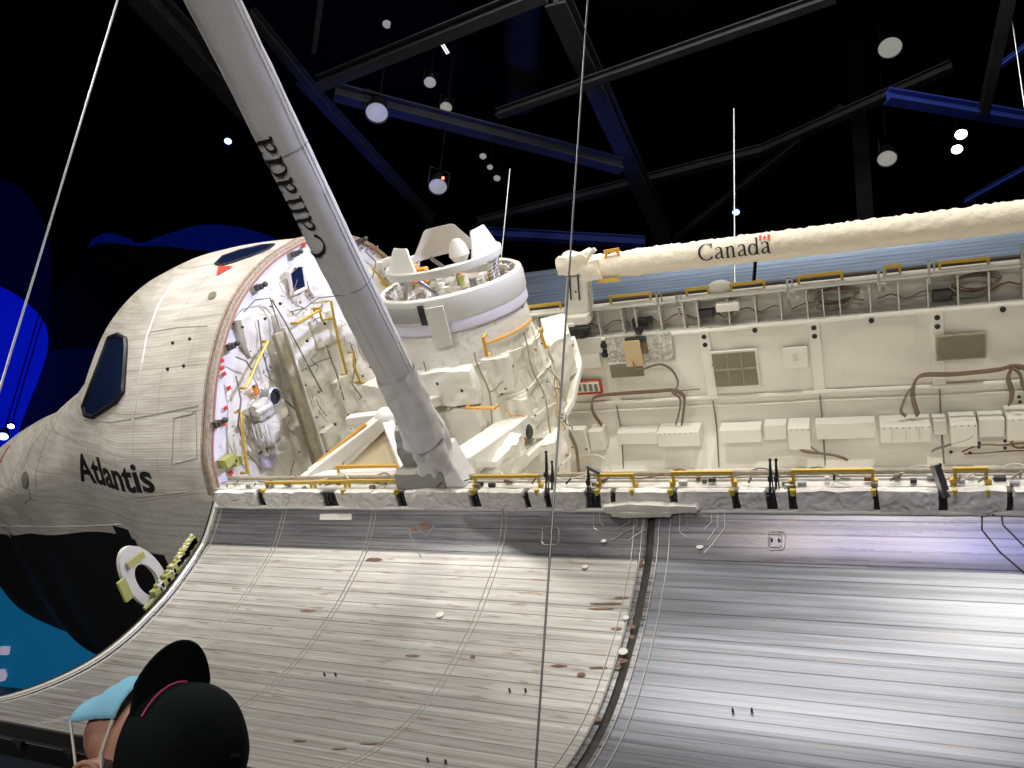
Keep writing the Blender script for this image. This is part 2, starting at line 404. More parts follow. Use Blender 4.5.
def hull_pt(x, a):
    w_, c, t, b, nt = (interp(SX, k, x) for k in (SW, SC, ST, SB, SNT))
    ca, sa = cos(a), sin(a)
    if sa >= 0:
        yy, zz = arch_unit(a); return V(x, -w_*yy, c+(t-c)*zz)
    rr = (abs(ca)**5+abs(sa)**5)**-.2
    return V(x, -w_*ca*rr, c-(c-b)*abs(sa)*rr)
NX, NA = 180, 220
rows = []
for i in range(NX+1):
    x = -8.62+8.62*(1-(1-i/NX)**1.0)
    rows.append([hull_pt(x, 2*PI*k/NA) for k in range(NA)])
vsall = [p for r in rows for p in r]
allf = [(i*NA+k, i*NA+(k+1) % NA, (i+1)*NA+(k+1) % NA, (i+1)*NA+k) for i in range(NX) for k in range(NA)]
hullb = BVHTree.FromPolygons([tuple(p) for p in vsall], allf)
def hit(u, v, off=.004):
    d = (RI.to_3x3() @ ray(u, v)).normalized()
    loc, nrm, _, _ = hullb.ray_cast(camL, d)
    if loc is None:      # just past the silhouette: take the closest skin point
        best = None
        for k in range(60):
            l2, n2, _, dd = hullb.find_nearest(camL+d*(7+k*.15))
            if best is None or dd < best[2]: best = (l2, n2, dd)
        loc, nrm = best[0], best[1]
    if nrm.dot(d) > 0: nrm = -nrm
    return loc+nrm*off, nrm
ch = [(-8.7, -1.7)]+sorted(tuple(hit(u, v)[0].xz) for u, v in ((2, 533), (30, 534), (60, 533), (95, 531), (126, 529)))
STEPS = [hit(u, v)[0] for u, v in ((134, 536), (144, 549), (162, 553), (170, 566), (180, 578))]
def chine(x):
    if x <= ch[-1][0]: return interp([c[0] for c in ch], [c[1] for c in ch], x)
    for p in STEPS:
        if x <= p.x: return p.z
    return STEPS[-1].z-.25
ffu, ffb = [], []
for i in range(NX):
    for k in range(NA):
        f = (i*NA+k, i*NA+(k+1) % NA, (i+1)*NA+(k+1) % NA, (i+1)*NA+k)
        c = sum((vsall[q] for q in f), Vector())/4
        (ffu if c.z > chine(c.x) else ffb).append(f)
def sub(fs):
    mb = MB(); used = {}; 
    for f in fs:
        g = []
        for q in f:
            if q not in used: used[q] = len(mb.v); mb.v.append(vsall[q])
            g.append(used[q])
        mb.f.append(tuple(g))
    return mb
hull = build('forward_fuselage', sub(ffu), M['hull'], shuttle, 'white quilted nose and crew cabin skin')
build('belly', sub(ffb), M['belly'], shuttle, 'black tiled underside')
def patch(poly, off, n=6, thick=.0):
    "fills an outline seen on the hull with a skin that follows it"
    cx_ = sum(p[0] for p in poly)/len(poly); cy_ = sum(p[1] for p in poly)/len(poly)
    dense = []
    for i in range(len(poly)):
        a, b = poly[i], poly[(i+1) % len(poly)]
        for k in range(4): dense.append((a[0]+(b[0]-a[0])*k/4, a[1]+(b[1]-a[1])*k/4))
    mb = MB(); rws = []
    for i in range(n+1):
        t = 1-i/n*.999
        rws.append([hit(cx_+(p[0]-cx_)*t, cy_+(p[1]-cy_)*t, off)[0] for p in dense+dense[:1]])
    mb.grid(rws); return mb
def outline(poly, off, r, nn=6):
    pts = []
    for i in range(len(poly)):
        a, b = poly[i], poly[(i+1) % len(poly)]
        for k in range(5): pts.append(hit(a[0]+(b[0]-a[0])*k/5, a[1]+(b[1]-a[1])*k/5, off)[0])
    return MB().tube(pts, r, nn, closed=True)
# side windshield
win = [(110, 338), (118, 335), (126, 339), (127, 347), (124, 392), (117, 402), (94, 417), (86, 415), (84, 407)]
fr_ = build('cabin_window', outline(win, .01, .030), M['darkmetal'], shuttle, 'dark framed windshield pane')
build('pane', patch(win, .016), M['glass'], fr_)
win2 = [(107, 340), (82, 405), (79, 405), (103, 347)]
# overhead window
ow = [(216, 264), (223, 257), (240, 251), (262, 246), (274, 245), (268, 250), (250, 257), (232, 263), (221, 266)]
fr_ = build('overhead_window', outline(ow, .005, .02), M['darkmetal'], shuttle, 'dark framed slit of the overhead window')
build('pane', patch(ow, .016), M['glass'], fr_)
build('warning_triangle', patch([(217, 276), (233, 267), (219, 266.5)], .012, 3), mat('red_paint', (.8, .05, .03), .6), shuttle, 'small red painted triangle')
build('vent_port', patch([(208, 299), (210, 294), (214, 292), (217, 293), (215, 298), (211, 300)], .014, 3), M['vent'], shuttle, 'small grey oval port')
# star tracker / thruster opening on the nose side
tp = [(22, 480), (24, 473), (27, 471), (29, 476), (29, 484), (27, 489), (24, 488)]
build('thruster_port', patch(tp, .014, 4), mat('burnt_grey', (.22, .20, .18), .8), shuttle, 'grey oval thruster opening')
tp = [(19, 492), (29, 488), (31, 498), (24, 504), (19, 501)]
build('thruster_port', patch(tp, .008, 4), M['shell'], shuttle, 'pale scoop below the thruster opening')
# small screw marks and access outlines
for u, v in ((173, 343), (190, 339), (168, 369), (184, 366)):
    p, n = hit(u, v); build('skin_fastener', MB().ball(p, .02, 8, 6), M['darkmetal'], shuttle)
for poly in ([(174, 418), (192, 414), (196, 410), (197, 458), (172, 464)], [(133, 498), (186, 492), (188, 494), (136, 501)]):
    build('access_panel', outline(poly, .0, .009, 4), mat('panel_joint', (.45, .42, .38), .8), shuttle)
def seamline(pts, r, m, name, parent=shuttle, label=None):
    out = []
    for (a, b), (c, d) in zip(pts, pts[1:]):
        for k in range(6):
            q = hit(a+(c-a)*k/6, b+(d-b)*k/6, 0)[0]
            if q: out.append(q)
    return build(name, MB().tube(out, r, 5), m, parent, label)
jm = mat('panel_joint', (.45, .42, .38), .8)
seamline([(172, 283), (158, 305), (147, 335), (140, 375), (134, 418)], .012, M['white'], 'skin_joint')
seamline([(134, 418), (165, 412), (205, 404)], .01, jm, 'skin_joint')
seamline([(150, 332), (180, 327), (213, 326)], .007, jm, 'skin_joint')
seamline([(84, 420), (112, 422), (135, 418)], .007, jm, 'skin_joint')
seamline([(0, 526), (40, 527), (90, 526), (128, 524)], .012, M['white'], 'chine_joint')
seamline([(10, 446), (4, 455), (0, 464)], .02, mat('red_brown_joint', (.3, .1, .07), .7), 'nose_joint')
for x in (-7.2, -6.6, -6.0, -5.4, -4.9, -4.3, -3.7):
    pts = [hull_pt(x, a)*1.001 for a in np.linspace(.03, .75, 14)]
    build('skin_joint', MB().tube(pts, .006, 4), jm, shuttle)

# ---- lettering helpers
def font_mesh(text, bold=0.0, size=1.0):
    cu_ = bpy.data.curves.new('lettering', 'FONT'); cu_.body = text; cu_.size = size; cu_.offset = bold; cu_.resolution_u = 6
    ob = bpy.data.objects.new('lettering', cu_); C.objects.link(ob)
    dg = bpy.context.evaluated_depsgraph_get(); me = bpy.data.meshes.new_from_object(ob.evaluated_get(dg))
    bpy.data.objects.remove(ob); bpy.data.curves.remove(cu_)
    return me
def dense_text(text, bold, cut=.12):
    me = font_mesh(text, bold); bm = bmesh.new(); bm.from_mesh(me); bpy.data.meshes.remove(me)
    bmesh.ops.triangulate(bm, faces=bm.faces)
    for _ in range(3):
        es = [e for e in bm.edges if e.calc_length() > cut]
        if not es: break
        bmesh.ops.subdivide_edges(bm, edges=es, cuts=1); bmesh.ops.triangulate(bm, faces=bm.faces)
    vs_ = [v.co.copy() for v in bm.verts]; fs = [[v.index for v in f.verts] for f in bm.faces]; bm.free(); return vs_, fs
vs_, fs = dense_text('Atlantis', .022)
xm = max(p.x for p in vs_)
A0, _ = hit(82, 480); A1, _ = hit(156, 491)
ex = (A1-A0); ex.y = 0; LW = ex.length; ex.normalize(); ez = V(-ex.z, 0, ex.x)
mb = MB(); q = []
sc_ = LW/xm
for p in vs_:
    o = A0+ex*(p.x*sc_)+ez*(p.y*sc_*.88); o.y = -6
    loc, nrm, _, _ = hullb.ray_cast(o, V(0, 1, 0))
    q.append((loc if loc else o)+V(0, -.008, 0))
mb.add(q, fs); build('name_lettering', mb, M['ink'], shuttle, 'black Atlantis lettering', smooth=0)

# ---- bulkhead and arched rim
def arch(t):
    yy, zz = arch_unit(t); return V(0, -2.62*yy, 2.12*zz)     # t 0..pi from the port hinge to the starboard hinge
TS = [PI*k/90 for k in range(91)]
rim = [arch(t) for t in TS]
low = [V(0, 2.55, -.6), V(0, 2.5, -1.5), V(0, 2.1, -2.3), V(0, 1.4, -2.75), V(0, 0, -2.9), V(0, -1.4, -2.75), V(0, -2.1, -2.3), V(0, -2.5, -1.5), V(0, -2.55, -.6)]
lowd = []
for a, b in zip(low, low[1:]+[V(0, -2.62, 0)]):
    for k in range(4): lowd.append(a+(b-a)*k/4)
outl = rim+lowd; cen = V(0, 0, -.3)
rows = []
for i in range(41):
    t = i/40; row = []
    for p in outl+outl[:1]:
        o = cen+(p-cen)*t
        if t < .9:
            k = min(1, (.9-t)/.06)
            vd = noise.voronoi(o*1.5, distance_metric='DISTANCE')[0]
            o.x = .015+k*(.05+.05*noise.noise(o*3.1)+.07*min(.6, vd[1]-vd[0])+.02*noise.noise(o*9))
        else: o.x = .01
        row.append(o)
    rows.append(row)
bulk = build('bay_bulkhead', MB().grid(rows), M['cloth'], shuttle, 'white blanketed wall closing the front of the bay')
# the outer flange ring, plain white
rows = [[cen+(p-cen)*t+V(.02+.01*(t < .95), 0, 0) for p in rim] for t in (.885, .92, .96, .985)]
build('bulkhead_flange', MB().grid(rows), mat('bright_white_flange', (.84, .84, .88), .55), shuttle, 'smooth white flange around the bulkhead')
for dr, dx, r, m_ in ((1.0, .02, .028, 'brown'), (.983, .05, .016, 'orange'), (1.012, -.03, .014, 'brown')):
    mm = M['brown'] if m_ != 'orange' else mat('rust_seal', (.40, .19, .12), .7)
    build('door_seal', MB().tube([V(dx, p.y*dr, p.z*dr) for p in rim], r, 8), mm, shuttle, 'brown seal around the arch' if m_ == 'brown' else 'thin rust coloured seal line')
build('seal_strip', MB().grid([[V(x_, p.y*k_, p.z*k_) for p in rim] for x_, k_ in ((-.01, 1.006), (.03, 1.004), (.055, .99))]), mat('seal_metal', (.5, .45, .38), .4, .5, bump=('noise', 60, 1, .02)), shuttle)

def B(u, v, x=.10): return P(u, v, 'x', x)
# window in the bulkhead
wq = [B(*p, .13) for p in ((288, 273), (297, 265), (302, 267), (305, 288), (292, 294))]
wf = build('bulkhead_window', MB().tube(wq, .035, 8, closed=True), M['white'], shuttle, 'aft cabin window in a white frame')
build('pane', MB().prism(wq, (.02, 0, 0)), M['glass'], wf)
# latches on the flange
for u, v in ((293, 254), (257, 287), (229, 346), (216, 423), (359, 241), (268, 483)):
    p = B(u, v, .05); mb = MB().cyl(p, p+V(.08, 0, 0), .034, 12).ball(p+V(.09, .045, .01), .034, 10, 8).box(p+V(.04, -.04, 0), (.05, .05, .07))
    build('latch_motor', mb, mat('grey_brown_metal', (.10, .09, .085), .5, .4), shuttle, 'dark latch on the flange')
for u, v in ((222, 361), (222, 368), (224, 374), (229, 388), (226, 408), (224, 424), (231, 473), (304, 246)):
    p = B(u, v, .06); build('red_tag', MB().box(p, (.015, .05, .04)), M['red'], shuttle)
# green fitting, amber plate
p = B(227, 461, .1); build('lower_fitting', MB().box(p, (.12, .16, .1)).box(p+V(.02, .1, -.06), (.08, .1, .08)), M['green'], shuttle, 'olive fitting at the foot of the flange')
p = B(256, 390, .16); build('amber_plate', MB().box(p, (.02, .08, .12)), M['orange'], shuttle)
# tan strap
a, b = B(277, 333, .2), B(318, 464, .3)
build('tan_strap', MB().beam(a, b, .14, .07, (1, 0, 0)), M['tan'], shuttle, 'long tan strap down the bulkhead', bevel=.01)
build('strap_edge', MB().beam(a+V(0, .12, .02), b+V(0, .12, .02), .03, .10, (1, 0, 0)), M['cloth_pad'], shuttle)
# floodlight
p = B(272, 397, .22); AX = (V(0, 1, 0), V(0, 0, 1), V(1, 0, 0))
fl = build('bay_floodlight', MB().lathe(p, [(.0, -.12), (.11, -.12), (.115, .05), (.095, .06), (.08, .02)], 28, AX), mat('pale_blue_grey', (.38, .46, .48), .4, .3), shuttle, 'round bay floodlight in a grey ring')
build('lens', MB().lathe(p, [(.0, .03), (.06, .03), (.062, .045), (.082, .045), (.082, 0)], 24, AX), M['black'], fl)
build('mount', MB().box(p-V(.12, 0, .0), (.06, .30, .26)).box(p+V(-.1, .05, -.22), (.14, .34, .22)), M['cloth_pad'], fl, bevel=.02)
# camera cluster
p = B(262, 425, .2)
cl = MB().pad(B(259, 410, .2), (.2, .26, .18), div=12, amp=.05, bulge=.6, seed=31).pad(B(266, 432, .18), (.22, .32, .26), div=12, amp=.06, bulge=.6, seed=32).pad(B(277, 446, .2), (.16, .2, .14), div=10, amp=.04, bulge=.8, seed=33).cyl(B(256, 414, .32), B(270, 406, .34), .035).cyl(B(262, 440, .3), B(266, 458, .15), .02)
for k in range(5): cl.tube([B(252+k*4, 424, .33), B(256+k*4, 438+k, .36), B(262+k*4, 446, .3)], .008, 5)
build('bay_camera', cl, mat('crumpled_pale_grey', (.58, .56, .52), .6, bump=('crinkle', 9, .5, .02)), shuttle, 'pale wrapped camera on the bulkhead')
build('lilac_pad', MB().pad(B(268, 458, .12), (.06, .22, .2), seed=3), mat('lilac_cloth', (.55, .52, .70), .8), shuttle, 'lilac cloth pad')
# yellow handrails and grey wires on the bulkhead
def rail(pts, r, m_, name='handrail', parent=shuttle, lab=None): return build(name, MB().tube(pts, r, 8), M[m_], parent, lab)
for path in ([(320, 310), (309, 316), (297, 323)], [(268, 341), (257, 362), (246, 388)], [(242, 412), (243, 440), (248, 473)], [(331, 301), (337, 335), (347, 374)],
             [(319, 308), (322, 320), (334, 318)], [(354, 352), (354, 366), (360, 382)], [(363, 383), (371, 384)]):
    pp = [B(*q_, .22) for q_ in path]
    rail([pp[0]-V(.1, 0, 0)]+pp+[pp[-1]-V(.1, 0, 0)], .018, 'gold', lab='yellow handrail on the bulkhead')
for path in ([(244, 312), (255, 300), (270, 298), (280, 330)], [(236, 357), (246, 361), (252, 370)], [(290, 312), (305, 308), (318, 298), (335, 296)], [(236, 376), (241, 400), (238, 425), (246, 452), (262, 470)],
             [(300, 372), (320, 361), (330, 358)], [(326, 345), (336, 372), (344, 400)], [(285, 400), (304, 418), (318, 417)], [(272, 300), (285, 322), (300, 350), (322, 392)], [(258, 320), (262, 350), (270, 378)],
             [(350, 342), (356, 360), (352, 384), (362, 398)], [(384, 268), (396, 282), (410, 296)], [(366, 252), (376, 262), (372, 280)]):
    rail([B(*q_, .17+.02*(i % 2)) for i, q_ in enumerate(path)], .009, 'cable2', 'wire_bundle')
for path in ([(372, 268), (386, 284), (398, 294)], [(380, 282), (392, 290), (402, 302)]):
    rail([B(*q_, .2) for q_ in path], .016, 'gold', lab='yellow handrail on the bulkhead')
for i, (u, v, sy, sz) in enumerate(((310, 285, .18, .3), (322, 330, .5, .4), (345, 395, .35, .5), (300, 440, .3, .4), (365, 335, .4, .6), (252, 430, .25, .5), (330, 440, .3, .35), (395, 290, .3, .4), (385, 268, .3, .25), (250, 335, .3, .45), (285, 370, .2, .5), (280, 320, .3, .2))):
    build('quilted_pad', MB().pad(B(u, v, .08), (.12, sy, sz), div=10, amp=.025, bulge=.45, seed=i), M['cloth_pad'], shuttle)
random.seed(17)
for k in range(44):
    u = random.uniform(232, 385); v = random.uniform(268, 465)
    if (u-300)**2/80**2+(v-380)**2/105**2 > 1: continue
    n_ = random.choice((2, 3, 4)); pts = [(u, v)]
    for _ in range(n_): pts.append((pts[-1][0]+random.uniform(-6, 9), pts[-1][1]+random.uniform(-4, 16)))
    rail([B(*q_, .19+.02*random.random()) for q_ in pts], random.choice((.005, .007)), random.choice(('cable2', 'shell', 'cable', 'shell')), 'wire')
for k in range(60):
    u = random.uniform(228, 385); v = random.uniform(262, 468)
    if (u-300)**2/80**2+(v-375)**2/108**2 > 1: continue
    build('button', MB().ball(B(u, v, .19), random.choice((.010, .014, .02)), 8, 6), M[random.choice(('cable2', 'darkmetal', 'cable', 'shell'))], shuttle)
# red marks on the starboard shoulder of the arch
for u, v in ((362, 248), (368, 249), (374, 253), (372, 245), (377, 247), (380, 253)):
    build('red_tag', MB().box(B(u, v, .06), (.015, .05, .03)), M['brown'], shuttle)

# ---- payload bay trough
sec = [(-2.50, .02), (-2.5, -1.45), (-2.42, -1.62), (-2.1, -2.35), (-1.5, -2.75), (0, -2.95), (1.5, -2.78), (2.15, -2.5), (2.43, -2.0), (2.5, -1.55), (2.5, -1.4), (2.5, -.36)]
def arc_sub(sec, step):
    out = []
    for (a, b), (c, d) in zip(sec, sec[1:]):
        n = max(1, int(math.hypot(c-a, d-b)/step))
        for k in range(n): out.append((a+(c-a)*k/n, b+(d-b)*k/n))
    out.append(sec[-1]); return out
LEN = 14.4
FX = [4.372-1.448*k+1.448*j for j in range(0, 1) for k in range(0)]
frames = [4.372+1.448*k-2.896 for k in range(-0, 9)]      # frame stations along the bay
ss = arc_sub(sec, .07); rows = []
for i in range(int(LEN/.08)+1):
    x = .02+i*.08; row = []
    for y, z in ss:
        o = V(x, y, z)
        if y > 2.3 and z > -2.4:
            d = min(abs(x-f) for f in frames)
            bul = min(1, max(0, d-.1)/.18)*min(1, max(0, -.42-z)/.1)*(1 if z > -1.36 else .25)*min(1, max(.25, abs(z+1.40)/.12))
            o.y -= bul*(.035+.05*noise.noise(V(x*1.3, 0, z*1.5))+.02*noise.noise(V(x*4, 3, z*4)))
        row.append(o)
    rows.append(row)
build('payload_bay_liner', MB().grid(rows), M['liner'], shuttle, 'white quilted lining of the payload bay')
for f in frames:
    build('bay_frame', MB().box((f, 2.485, -.9), (.15, .05, 1.06)), M['white'], shuttle, bevel=.01)
    for z in (-.48, -.6):
        build('vent_hole', MB().cyl((f, 2.465, z), (f, 2.452, z), .034, 14), M['black'], shuttle)
    build('frame_joint', MB().tube([V(f, 2.44, -1.46), V(f, 2.44, -1.75), V(f, 2.40, -2.0), V(f, 2.2, -2.42)], .011, 6), M['cable2'], shuttle)
for f in frames[:-1]:
    build('vent_hole', MB().cyl((f+.7, 2.42, -.43), (f+.7, 2.405, -.43), .034, 14), M['black'], shuttle)
# horizontal pipe-like steps of the wall
for z, r, y in ((-.39, .03, 2.46), (-1.42, .03, 2.47), (-1.55, .016, 2.46), (-2.45, .02, 2.17)):
    build('wall_step', MB().tube([V(.1+k*.36, y, z+.008*noise.noise(V(k*.5, z, 0))) for k in range(40)], r, 8), M['white'], shuttle)
# starboard sill: channel with gusset fins, wiring and the door hinge line
mb = MB().prism([V(.05, 2.50, -.36), V(.05, 2.74, -.36), V(.05, 2.74, .04), V(.05, 2.78, .04), V(.05, 2.78, -.42), V(.05, 2.5, -.42)], (LEN, 0, 0))
build('starboard_sill', mb, M['shell'], shuttle, 'pale recessed channel along the far edge of the bay')
build('starboard_sill_cap', MB().box((LEN/2+.05, 2.66, .055), (LEN, .26, .03)), M['shell'], shuttle, 'pale strip on top of the far sill')
build('hinge_line', MB().box((LEN/2+.05, 2.82, .07), (LEN, .08, .07)), mat('dark_brown_hinge', (.06, .045, .035), .6), shuttle, 'dark hinge line of the far door')
random.seed(11)
x = 1.9
while x < 12:
    build('gusset_fin', MB().prism([V(x, 2.74, .03), V(x, 2.52, .02), V(x, 2.50, -.36), V(x, 2.74, -.36)], (.016, 0, 0)), M['shell'], shuttle)
    x += random.choice((.33, .36, .42, .2))
for k in range(9):
    x = 2.4+k*1.05; pts = [V(x+t*.9, 2.62+.04*sin(t*9+k), -.28+.10*abs(sin(t*6+k))+.03*random.random()) for t in np.linspace(0, 1, 12)]
    build('sill_wiring', MB().tube(pts, .013, 6), M['cable' if k % 2 else 'cable2'], shuttle)
for u, v in ((836, 296), (975, 283)):
    c = P(u, v, 'y', 2.6); pts = [c+V(.24*cos(a)*(1+.1*sin(3*a)), 0, .10*sin(a)) for a in np.linspace(0, 6.2, 22)]
    for dy in (0, .03, -.03): build('coiled_cable', MB().tube([p+V(dy, dy, dy*.5) for p in pts], .014, 6, closed=True), M['cable2' if dy else 'cable'], shuttle, 'coiled cable in the far sill')
for u, v in ((706, 313), (640, 322), (942, 294)):
    c = P(u, v, 'y', 2.62); build('sill_bracket', MB().box(c, (.22, .1, .12)).box(c+V(.15, 0, .02), (.08, .08, .1)), M['darkmetal'], shuttle, bevel=.01)
c = P(728, 306, 'y', 2.55); build('equipment_box', MB().box(c, (.32, .16, .12)), M['cloth_pad'], shuttle, bevel=.02)
# vertical latch posts on the far sill
for u, v in ((658, 303), (678, 306), (788, 290), (879, 282), (929, 274), (1022, 258)):
    c = P(u, v, 'y', 2.55)
    build('door_latch', MB().box(c+V(0, 0, .02), (.03, .04, .28)).box(c+V(.06, 0, .05), (.018, .03, .22)).cyl(c+V(-.03, 0, -.02), c+V(.08, 0, -.02), .02, 8).cyl(c+V(-.02, 0, .15), c+V(.07, 0, .15), .013, 8), M['steel'], shuttle, 'upright metal latch on the far sill')
build('round_cover', MB().ball(P(720, 287, 'y', 2.72), (.17, .06, .1)), M['white'], shuttle, 'white rounded cover on the far sill')
def handrail(a, b, drop, r=.014, m_='gold', lab=None, foot=True):
    a = Vector(a); b = Vector(b); mb = MB().tube([a-V(0, 0, drop), a, b, b-V(0, 0, drop)], r, 8)
    d = (b-a).normalized(); mb = MB().beam(a, b, r*2, r*2.2); mb.beam(a+d*r, a+d*r-V(0, 0, drop), r*1.8, r*1.8, (0, 1, 0)); mb.beam(b-d*r, b-d*r-V(0, 0, drop), r*1.8, r*1.8, (0, 1, 0))
    if foot:
        for e in (a, b): mb.box(e-V(0, 0, drop), (.04, .04, .05))
    return build('handrail', mb, M[m_], shuttle, lab)
for u1, v1, u2, v2 in ((527, 307, 561, 303), (609, 297, 651, 293), (685, 290, 709, 287), (729, 285, 765, 281), (797, 277, 843, 272), (883, 267, 901, 265), (938, 263, 990, 258)):
    handrail(P(u1, v1, 'y', 2.7), P(u2, v2, 'y', 2.7), .1, .017, lab='yellow handrail along the far sill', foot=False)

# details on the far bay wall
def W(u, v, y=2.40): return P(u, v, 'y', y)
def wallbox(u1, v1, u2, v2, d, m_, name, lab=None, y=2.42, bevel=.008, parent=shuttle):
    a = W((u1+u2)/2, v1, y); b = W((u1+u2)/2, v2, y); l = W(u1, (v1+v2)/2, y); r_ = W(u2, (v1+v2)/2, y)
    c = (l+r_)/2; hz = abs(a.z-b.z); wx = abs(r_.x-l.x)
    return build(name, MB().box(V(c.x, y+.0, (a.z+b.z)/2), (wx, d, hz)), m_ if not isinstance(m_, str) else M[m_], parent, lab, bevel=bevel)
def vent(u1, v1, u2, v2, lab, bars=2, frame_='cloth_pad'):
    o = wallbox(u1-2, v1-2, u2+2, v2+2, .05, frame_, 'wall_vent', lab)
    wallbox(u1, v1, u2, v2, .08, 'vent', 'vent_mesh', parent=o, bevel=0)
    for k in range(1, bars):
        u = u1+(u2-u1)*k/bars; wallbox(u-.5, v1, u+.5, v2, .1, 'tan', 'vent_bar', parent=o, bevel=0)
    return o
v_ = vent(714, 352, 757, 385, 'large olive mesh vent in the bay wall', 3)
wallbox(714, 367, 757, 369, .1, 'tan', 'vent_bar', parent=v_, bevel=0)
vent(938, 336, 984, 357, 'olive mesh vent near the right end of the bay wall', 1, 'tan')
vent(611, 363, 644, 376, 'small olive mesh vent below the kraft cover', 1)
o = wallbox(574, 380, 602, 394, .06, mat('red_frame', (.45, .07, .03), .6), 'breaker_panel', 'small panel in a red frame on the bay wall')
wallbox(577, 381.5, 600, 391, .09, 'white', 'panel_face', parent=o, bevel=0)
for k in range(4): wallbox(579+k*5.5, 383, 582+k*5.5, 390, .11, 'cable2', 'switch', parent=o, bevel=0)
o = wallbox(607, 334, 673, 362, .04, mat('speckled_white', (.74, .72, .66), .6, var=(26, (.2, .19, .17), .8)), 'connector_panel', 'white panel speckled with connectors')
wallbox(626, 338, 643, 364, .22, 'kraft', 'cover_box', parent=o, lab=None)
wallbox(626, 336, 647, 340, .2, 'darkmetal', 'cover_clip', parent=o)
wallbox(643, 340, 648, 352, .12, 'cable', 'cover_side', parent=o)
for u, v in ((604, 345), (639, 331), (605, 354)):
    c = W(u, v, 2.42); build('round_connector', MB().lathe(c, [(.0, .05), (.03, .05), (.03, .03), (.05, .03), (.06, -.02)], 16, (V(1, 0, 0), V(0, 0, 1), V(0, -1, 0))), M['darkmetal'], shuttle)
wallbox(568, 338, 602, 354, .05, 'shell', 'wall_panel'); wallbox(566, 354, 601, 368, .05, 'white', 'wall_panel'); wallbox(564, 376, 572, 396, .08, 'white', 'equipment_box')
wallbox(783, 347, 808, 368, .03, 'white', 'access_cover', 'square white access cover on the bay wall')
wallbox(793, 353, 798, 361, .05, 'shell', 'cover_latch')
# the row of equipment boxes
BX = [(590, 427, 608, 446, .16, 'cloth_pad'), (618, 429, 660, 441, .12, 'white'), (659, 426, 703, 440, .22, 'white'), (720, 425, 763, 438, .16, 'white'), (764, 422, 788, 437, .1, 'white'),
      (788, 421, 812, 442, .24, 'white'), (815, 420, 876, 436, .10, 'white'), (879, 418, 930, 434, .26, 'white'), (932, 417, 946, 432, .10, 'white'), (948, 415, 975, 437, .28, 'white'), (977, 414, 1003, 432, .16, 'white'), (1004, 408, 1040, 430, .30, 'white')]
labs = ['leftmost white box of the row low on the bay wall', None, 'white box fed by two cables', None, None, 'white box with a cable leaving its underside', None, 'wide ribbed white box with cables on top', None, 'white box beside the wide ribbed box', None, 'tall white box cut by the right edge of the picture']
for (u1, v1, u2, v2, d, m_), lb in zip(BX, labs):
    a = W(u1, v1, 2.3); b = W(u2, v2, 2.3); cx_ = (a.x+b.x)/2; zt, zb = W((u1+u2)/2, v1, 2.3).z, W((u1+u2)/2, v2, 2.3).z
    y0 = 2.46; o = build('equipment_box', MB().box(V(cx_, y0-.1-d/2, (zt+zb)/2), (abs(b.x-a.x), d+.1, zt-zb)), M[m_], shuttle, lb, bevel=.012)
    if d > .2:
        for k in range(int((u2-u1)/6)):
            build('box_screw', MB().ball(V(a.x+.05+k*.075, y0-.155-d, zt-.02), .009, 6, 4), M['cable2'], o)
for u in (891, 905, 918):
    a = W(u, 426, 2.3); build('box_rib', MB().box(V(a.x, 2.46-.165-.26, a.z), (.008, .02, .18)), M['shell'], shuttle)
# cable harnesses
def harness(pts, y, n=3, r=.013, m_='cable', sp=.022, lab=None):
    for j in range(n):
        pp = [W(u, v, y-.0)+V(sp*(j-(n-1)/2)*.6, -.01*j, sp*(j-(n-1)/2)) for u, v in pts]
        sm = []
        for i in range(len(pp)-1):
            p0, p1, p2, p3 = pp[max(0, i-1)], pp[i], pp[i+1], pp[min(len(pp)-1, i+2)]
            for k in range(5):
                t = k/5; sm.append(.5*((2*p1)+(p2-p0)*t+(2*p0-5*p1+4*p2-p3)*t*t+(3*p1-p0-3*p2+p3)*t**3))
        sm.append(pp[-1]); build('cable_harness', MB().tube(sm, r, 6), M[m_ if j != 1 else 'cable2'], shuttle, lab)
harness([(602, 425), (594, 413), (592, 403), (597, 396), (625, 393), (655, 391), (674, 390), (684, 396), (684, 408), (682, 424)], 2.30, 3, .012, lab='cable loop below the connector panel')
harness([(643, 369), (660, 364), (672, 370), (678, 382), (675, 391)], 2.30, 2, .011)
harness([(676, 424), (680, 408), (680, 398), (672, 392)], 2.28, 2)
harness([(633, 362), (636, 369), (643, 369)], 2.25, 1)
harness([(700, 389), (688, 390), (676, 391)], 2.38, 1, .01, 'cable2')
harness([(918, 415), (913, 398), (914, 384), (922, 375), (950, 374), (975, 372), (1000, 369), (1012, 366), (1030, 368)], 2.22, 3, .014, lab='brown cable run on the right of the bay wall')
harness([(906, 416), (901, 410), (907, 394), (913, 386)], 2.2, 2, .012)
harness([(1012, 367), (1008, 378), (1012, 392), (1010, 404)], 2.2, 3, .012)
harness([(1012, 367), (1020, 374), (1024, 388), (1034, 400)], 2.2, 2, .014)
harness([(795, 443), (804, 451), (820, 453), (838, 456), (848, 460)], 2.1, 2, .011)
harness([(807, 443), (815, 450), (826, 455)], 2.1, 1, .011)
harness([(932, 451), (938, 448), (952, 444), (966, 440), (972, 436)], 2.05, 2, .012)
harness([(962, 452), (980, 445), (1005, 445), (1024, 443), (1040, 446)], 2.1, 1, .012); harness([(964, 454), (985, 453), (1010, 451), (1040, 450)], 2.1, 1, .010)
c = W(1020, 443, 2.05); build('coiled_cable', MB().tube([c+V(.09*cos(a), 0, .07*sin(a)) for a in np.linspace(0, 6.2, 18)], .016, 6, closed=True), M['cable'], shuttle)
harness([(573, 462), (582, 456), (596, 455), (606, 460), (612, 474)], 2.1, 1, .012, 'white')
